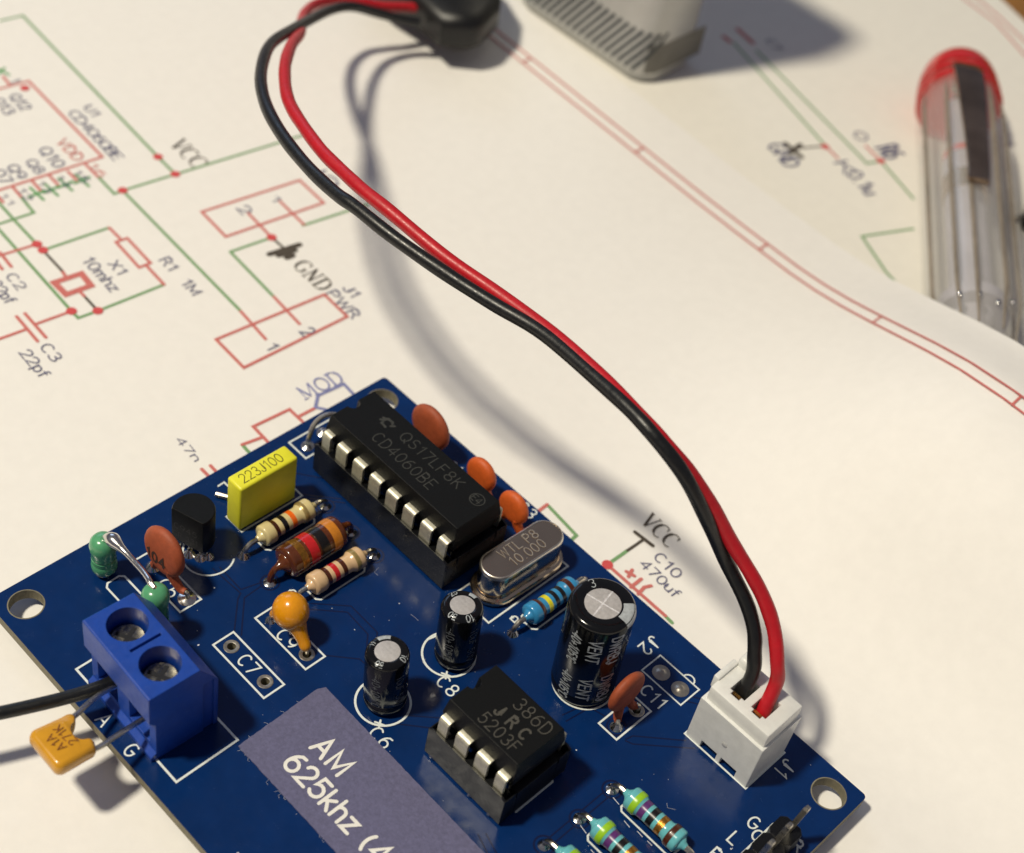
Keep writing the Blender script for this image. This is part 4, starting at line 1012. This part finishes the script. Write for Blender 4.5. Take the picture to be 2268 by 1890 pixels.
BLK = [ (55.6,-5.3,7.7),(55.0,-4.7,9.7),(54.2,-4.3,11.5),(53.1,-3.9,13.2),(51.1,-3.5,15.2),(47.9,-3.7,18.2),(45.5,-5.2,22.7),(42.6,-6.6,27.0),(39.3,-7.4,29.3),(36.0,-7.1,29.7),(31.5,-6.4,29.3),(24.4,-5.6,28.7),(18.5,-6.4,28.5),(12.7,-7.6,28.9),(6.7,-8.7,29.5),(1.9,-8.9,29.7),(-1.0,-8.8,29.4),(-6.2,-7.9,28.7),(-12.0,-6.1,27.7),(-17.7,-3.6,26.7),(-23.1,-0.2,25.5),(-28.2,4.2,23.7),(-33.2,9.5,21.3),(-38.3,16.8,17.8),(-43.4,24.2,13.9),(-47.7,31.3,10.5),(-49.8,36.9,8.0),(-49.6,41.4,5.7),(-48.3,45.2,4.1),(-46.8,47.3,3.7) ]
RED = [ (57.6,-4.4,7.7),(57.2,-4.1,9.7),(56.4,-3.9,11.7),(54.5,-2.9,13.9),(52.5,-2.6,15.9),(50.4,-2.9,17.9),(47.9,-3.5,20.2),(45.4,-4.3,23.2),(42.8,-5.4,26.2),(40.1,-6.6,28.6),(36.6,-6.7,29.5),(30.7,-5.8,29.3),(23.6,-5.0,28.7),(17.0,-5.1,28.5),(10.9,-6.0,28.9),(4.2,-6.5,29.5),(0.2,-6.5,29.5),(-3.4,-5.9,29.2),(-7.3,-5.1,28.7),(-11.4,-3.7,27.9),(-15.6,-1.9,27.0),(-19.1,0.1,26.2),(-23.4,3.3,24.9),(-27.1,6.5,23.5),(-32.5,11.9,20.7),(-38.1,17.9,17.0),(-44.1,23.3,13.3),(-48.9,28.2,10.5),(-52.1,32.9,8.5),(-53.2,37.3,7.1),(-52.2,41.0,6.0),(-51.0,43.9,5.1),(-49.9,47.8,4.3),(-48.9,49.7,4.1) ]
W = lambda L: [Vector(p) - off for p in L]
Bp = [Vector((-1.25,-.25,5.9)), Vector((-1.22,-.15,7.2))] + W(BLK[1:]); Rp = [Vector((1.25,-.25,5.9)), Vector((1.22,-.1,7.2))] + W(RED[1:])
def handled(P, ph):      # slight unevenness of handled flexible wire
    n = len(P); out = []
    for i, p in enumerate(P):
        k = min(1, i/14, (n-1-i)/14)
        out.append(p + Vector((math.sin(i*.31+ph), math.sin(i*.23+2*ph), math.sin(i*.27+3*ph)))*.045*k)
    return out
def wire_r(n, ph): return [.68*(1 + .018*math.sin(i*.9+ph) + .014*math.sin(i*.37+2*ph)) for i in range(n)]
Bq = handled(smooth_path(Bp, 6), .4); Rq = handled(smooth_path(Rp, 6), 2.1)
MB().tube(Bq, wire_r(len(Bq), 1), 18).build('black_wire', M_wblack, lead, smooth=60)
MB().tube(Rq, wire_r(len(Rq), 2), 18).build('red_wire', M_wred, lead, smooth=60)
# snap cover: soft vinyl plate over two press studs
so = Vector((-45.8, 56.6, -2.3)) - off
pol = [(-9,-8.5),(-2.8,-8.0),(2.6,-8.6),(5.5,-5.4),(5.6,-3.4),(3.6,2.0),(.2,5.8),(-6,8.6),(-18,8.6),(-18,-8)][::1]
def ins(k): return [((x+6)*k-6, y*k) for x, y in pol]
R = [[(x,y,z) for x,y in ins(k)] for k, z in ((.93,3.4),(1.0,4.0),(1.0,6.8),(.97,7.8),(.86,8.6))]
MB().rings([[Vector(p)+so for p in r] for r in R]).build('snap_cover', M_vinyl, lead, smooth=50)
for y in (-2.0, -14.0):
    MB().lathe([(3.4,-.0),(3.4,.5),(2.9,1.2),(2.7,4.1)], so + Vector((y,-.5,.02)), seg=24).build('press_stud', M_lead, lead)
MB().lathe([(1.6,7.9),(1.6,8.6),(1.2,8.8)], so + Vector((-3.0,-.8,0)), seg=20).build('snap_rivet', M_lead, lead)

# ================================================================== pin header bottom right
t = thing('pin_header', 'black three pin header with leaning square pins at the bottom right', 'pin header', onb(66.0,-13.1))
for k in range(3):
    y = (1-k)*2.54; c = .45
    poly = [(-1.25,y-1.25+c),(-1.25+c,y-1.25),(1.25-c,y-1.25),(1.25,y-1.25+c),(1.25,y+1.25-c),(1.25-c,y+1.25),(-1.25+c,y+1.25),(-1.25,y+1.25-c)]
    MB().prism(poly, .1, 2.45).build('pin_block', M_socket, t, smooth=0)
    b = Vector((.0,y,1.0)); tp = Vector((.45, y+1.1, 6.0))
    R = []
    for q in (Vector((.0,y,-.8)), b, tp - (tp-b).normalized()*.35):
        R.append([q + Vector(p) for p in ((-.25,-.25,0),(.25,-.25,0),(.25,.25,0),(-.25,.25,0))])
    R.append([tp + Vector(p) for p in ((-.18,-.18,0),(.18,-.18,0),(.18,.18,0),(-.18,.18,0))])
    MB().rings(R).build('pin', M_lead, t, smooth=0)

# ================================================================== battery
t = thing('battery', 'pale grey block battery with slanted dark stripes standing behind the diagram sheet', 'battery', (-36.9, 76.6, .1))
def rrect(hx, hy, r, n=6):
    P = []
    for cx, cy, a0 in ((hx-r,hy-r,0),(-hx+r,hy-r,90),(-hx+r,-hy+r,180),(hx-r,-hy+r,270)):
        P += [(cx+r*math.cos(math.radians(a0+90*k/n)), cy+r*math.sin(math.radians(a0+90*k/n))) for k in range(n+1)]
    return P
HX, HY, RC = 13.4, 6.1, 3.4
MB().rings([[(x,y,z) for x,y in rrect(HX-a,HY-a,RC)] for a, z in ((.9,0),(.45,.15),(.12,.6),(.12,1.5))]).build('base_cap', M_batbase, t, smooth=40)
MB().rings([[(x,y,z) for x,y in rrect(HX-a,HY-a,RC)] for a, z in ((.1,1.3),(0,1.5),(0,45.6),(.3,46.2))]).build('case', M_bat, t, smooth=40)
MB().rings([[(x,y,z) for x,y in rrect(HX-a,HY-a,RC)] for a, z in ((.4,46.2),(.4,46.6))]).build('terminal_plate', M_batdark, t, smooth=40)
for x in (-6.3, 6.3): MB().lathe([(2.9,46.5),(2.9,48.4),(2.5,48.6)], (x,0,0), seg=24).build('terminal', M_lead, t)
def wrapf(x, y):     # x: distance along the wall from the middle of the striped face, y: height
    fl = HX - RC; o = .03
    if x <= fl: return Vector((x, -HY-o, y))
    a = (x-fl)/RC
    if a < PI/2: return Vector((fl + (RC+o)*math.sin(a), -HY+RC-(RC+o)*math.cos(a), y))
    return Vector((HX+o, -HY+RC + (x-fl-RC*PI/2), y))
for k in range(20):
    x = -13 + k*1.32
    if x > 11.0: break
    MB().ribbon([[(x,1.9),(x+4.4,8.4)]], .58, wrapf, maxlen=.8, cap=0).build('printed_stripe', M_batdark, t, smooth=0)
m = MB(); f = wrapf
xs = [12.6 + k*.62 for k in range(20)]
m.add([f(x, 1.8) for x in xs] + [f(x, 6.6) for x in xs], [(k, k+1, 21+k, 20+k) for k in range(19)]).build('printed_dark_band', M_batband, t, smooth=40)
# ================================================================== clear pen with red end
PA = Vector((3.8, 109.3, 0)); PD = Vector((.586, -.81, 0))
t = thing('pen', 'clear plastic pen with red end and dark metal clip, tucked under the diagram sheet', 'pen', (PA.x, PA.y, .1), math.atan2(PD.y, PD.x))
pr = lambda L, name, mt, z=6.2, seg=36: MB().lathe([(r, x) for x, r in L], (0,0,z), (1,0,0), seg).build(name, mt, t, smooth=40)
pr([(0,.01),(.3,1.6),(1.0,2.9),(2.2,4.1),(3.8,5.0),(5.6,5.5),(7.5,5.75),(7.6,4.5)], 'red_end_cap', M_penred)
pr([(8.4,4.5),(8.45,5.85),(9.5,5.95),(9.55,4.5)], 'red_ring', M_penred)
pr([(10.6,4.5),(10.65,5.98),(11.6,6.05),(11.65,4.5)], 'red_ring', M_penred)
pr([(7.0,4.6),(7.0,5.5),(12,5.85),(15,6.1),(20,6.15),(40,6.0),(57,5.95),(66,4.6),(66,4.0),(57,5.0),(40,5.0),(20,5.1),(12,5.0),(7.0,4.6)], 'clear_barrel', M_penclear, seg=12)
for a in (-75, -38, -14, 24, 62, 100):
    q = [(x, r*math.sin(math.radians(a)), 6.2 + r*math.cos(math.radians(a))) for x, r in ((13,5.7),(16,5.9),(20,5.95),(40,5.8),(57,5.7),(64,4.7))]
    MB().tube(q, [.12,.3,.34,.34,.3,.15], 8).build('barrel_rib', M_penrib, t)
pr([(12,.01),(12,1.9),(24,2.1),(26,2.7),(58,2.7),(60,1.8),(64,1.8),(64,.01)], 'inner_cartridge', M_pencore)
pr([(30,2.4),(30.2,2.9),(34,2.9),(34.2,2.4)], 'cartridge_ring', M_clip)
for x, y, z in ((59.5,-3.2,10.6), (59.5,-1.0,11.3), (60.2,1.2,11.2), (58.5,3.4,10.4)):  # shiny beads added to imitate glints near the barrel's end
    MB().sphere((x,y,z), .55, .4, .3, 10, 6).build('added_barrel_glint', M_solder, t)
pr([(24,1.95),(24.2,2.6),(25.4,2.6),(25.6,1.95)], 'cartridge_ring', M_penred)
pr([(56,2.4),(56.1,4.4),(58,4.4),(58.1,2.4)], 'cartridge_collar', M_pencore)
R = []
for x, y, z, w in ((10.1,-1.0,11.6,2.0),(10.7,-1.0,12.5,2.1),(13.0,-1.0,13.0,2.05),(18.5,-.9,13.2,1.9),(28.5,-.8,13.3,1.55),(35.5,-.7,13.1,1.4),(37.5,-.7,12.7,1.45),(38.5,-.7,12.9,1.35)):
    R.append([(x,y-w,z-.05),(x,y-w*.55,z+.25),(x,y+w*.55,z+.25),(x,y+w,z-.05),(x,y+w,z-.45),(x,y-w,z-.45)])
MB().rings(R).build('clip', M_clip, t, smooth=50)
MB().rbox(10.2,13.0,-2.3,.3,9.0,12.5,.3,2).build('clip_foot', M_clip, t)
t = thing('binder_clip', 'small black object peeking in at the right edge beyond the pen', 'clip', (29.6, 95.4, .1), .4)
MB().rbox(-2.2,2.2,-3.5,3.5,.2,5.5,.9,3).build('body', M_vinyl, t); MB().tube([(-2.0,-1,1.2),(-3.0,-1.6,.8),(-3.9,-1.6,.5)], .35, 8).build('wire_arm', M_lead, t)
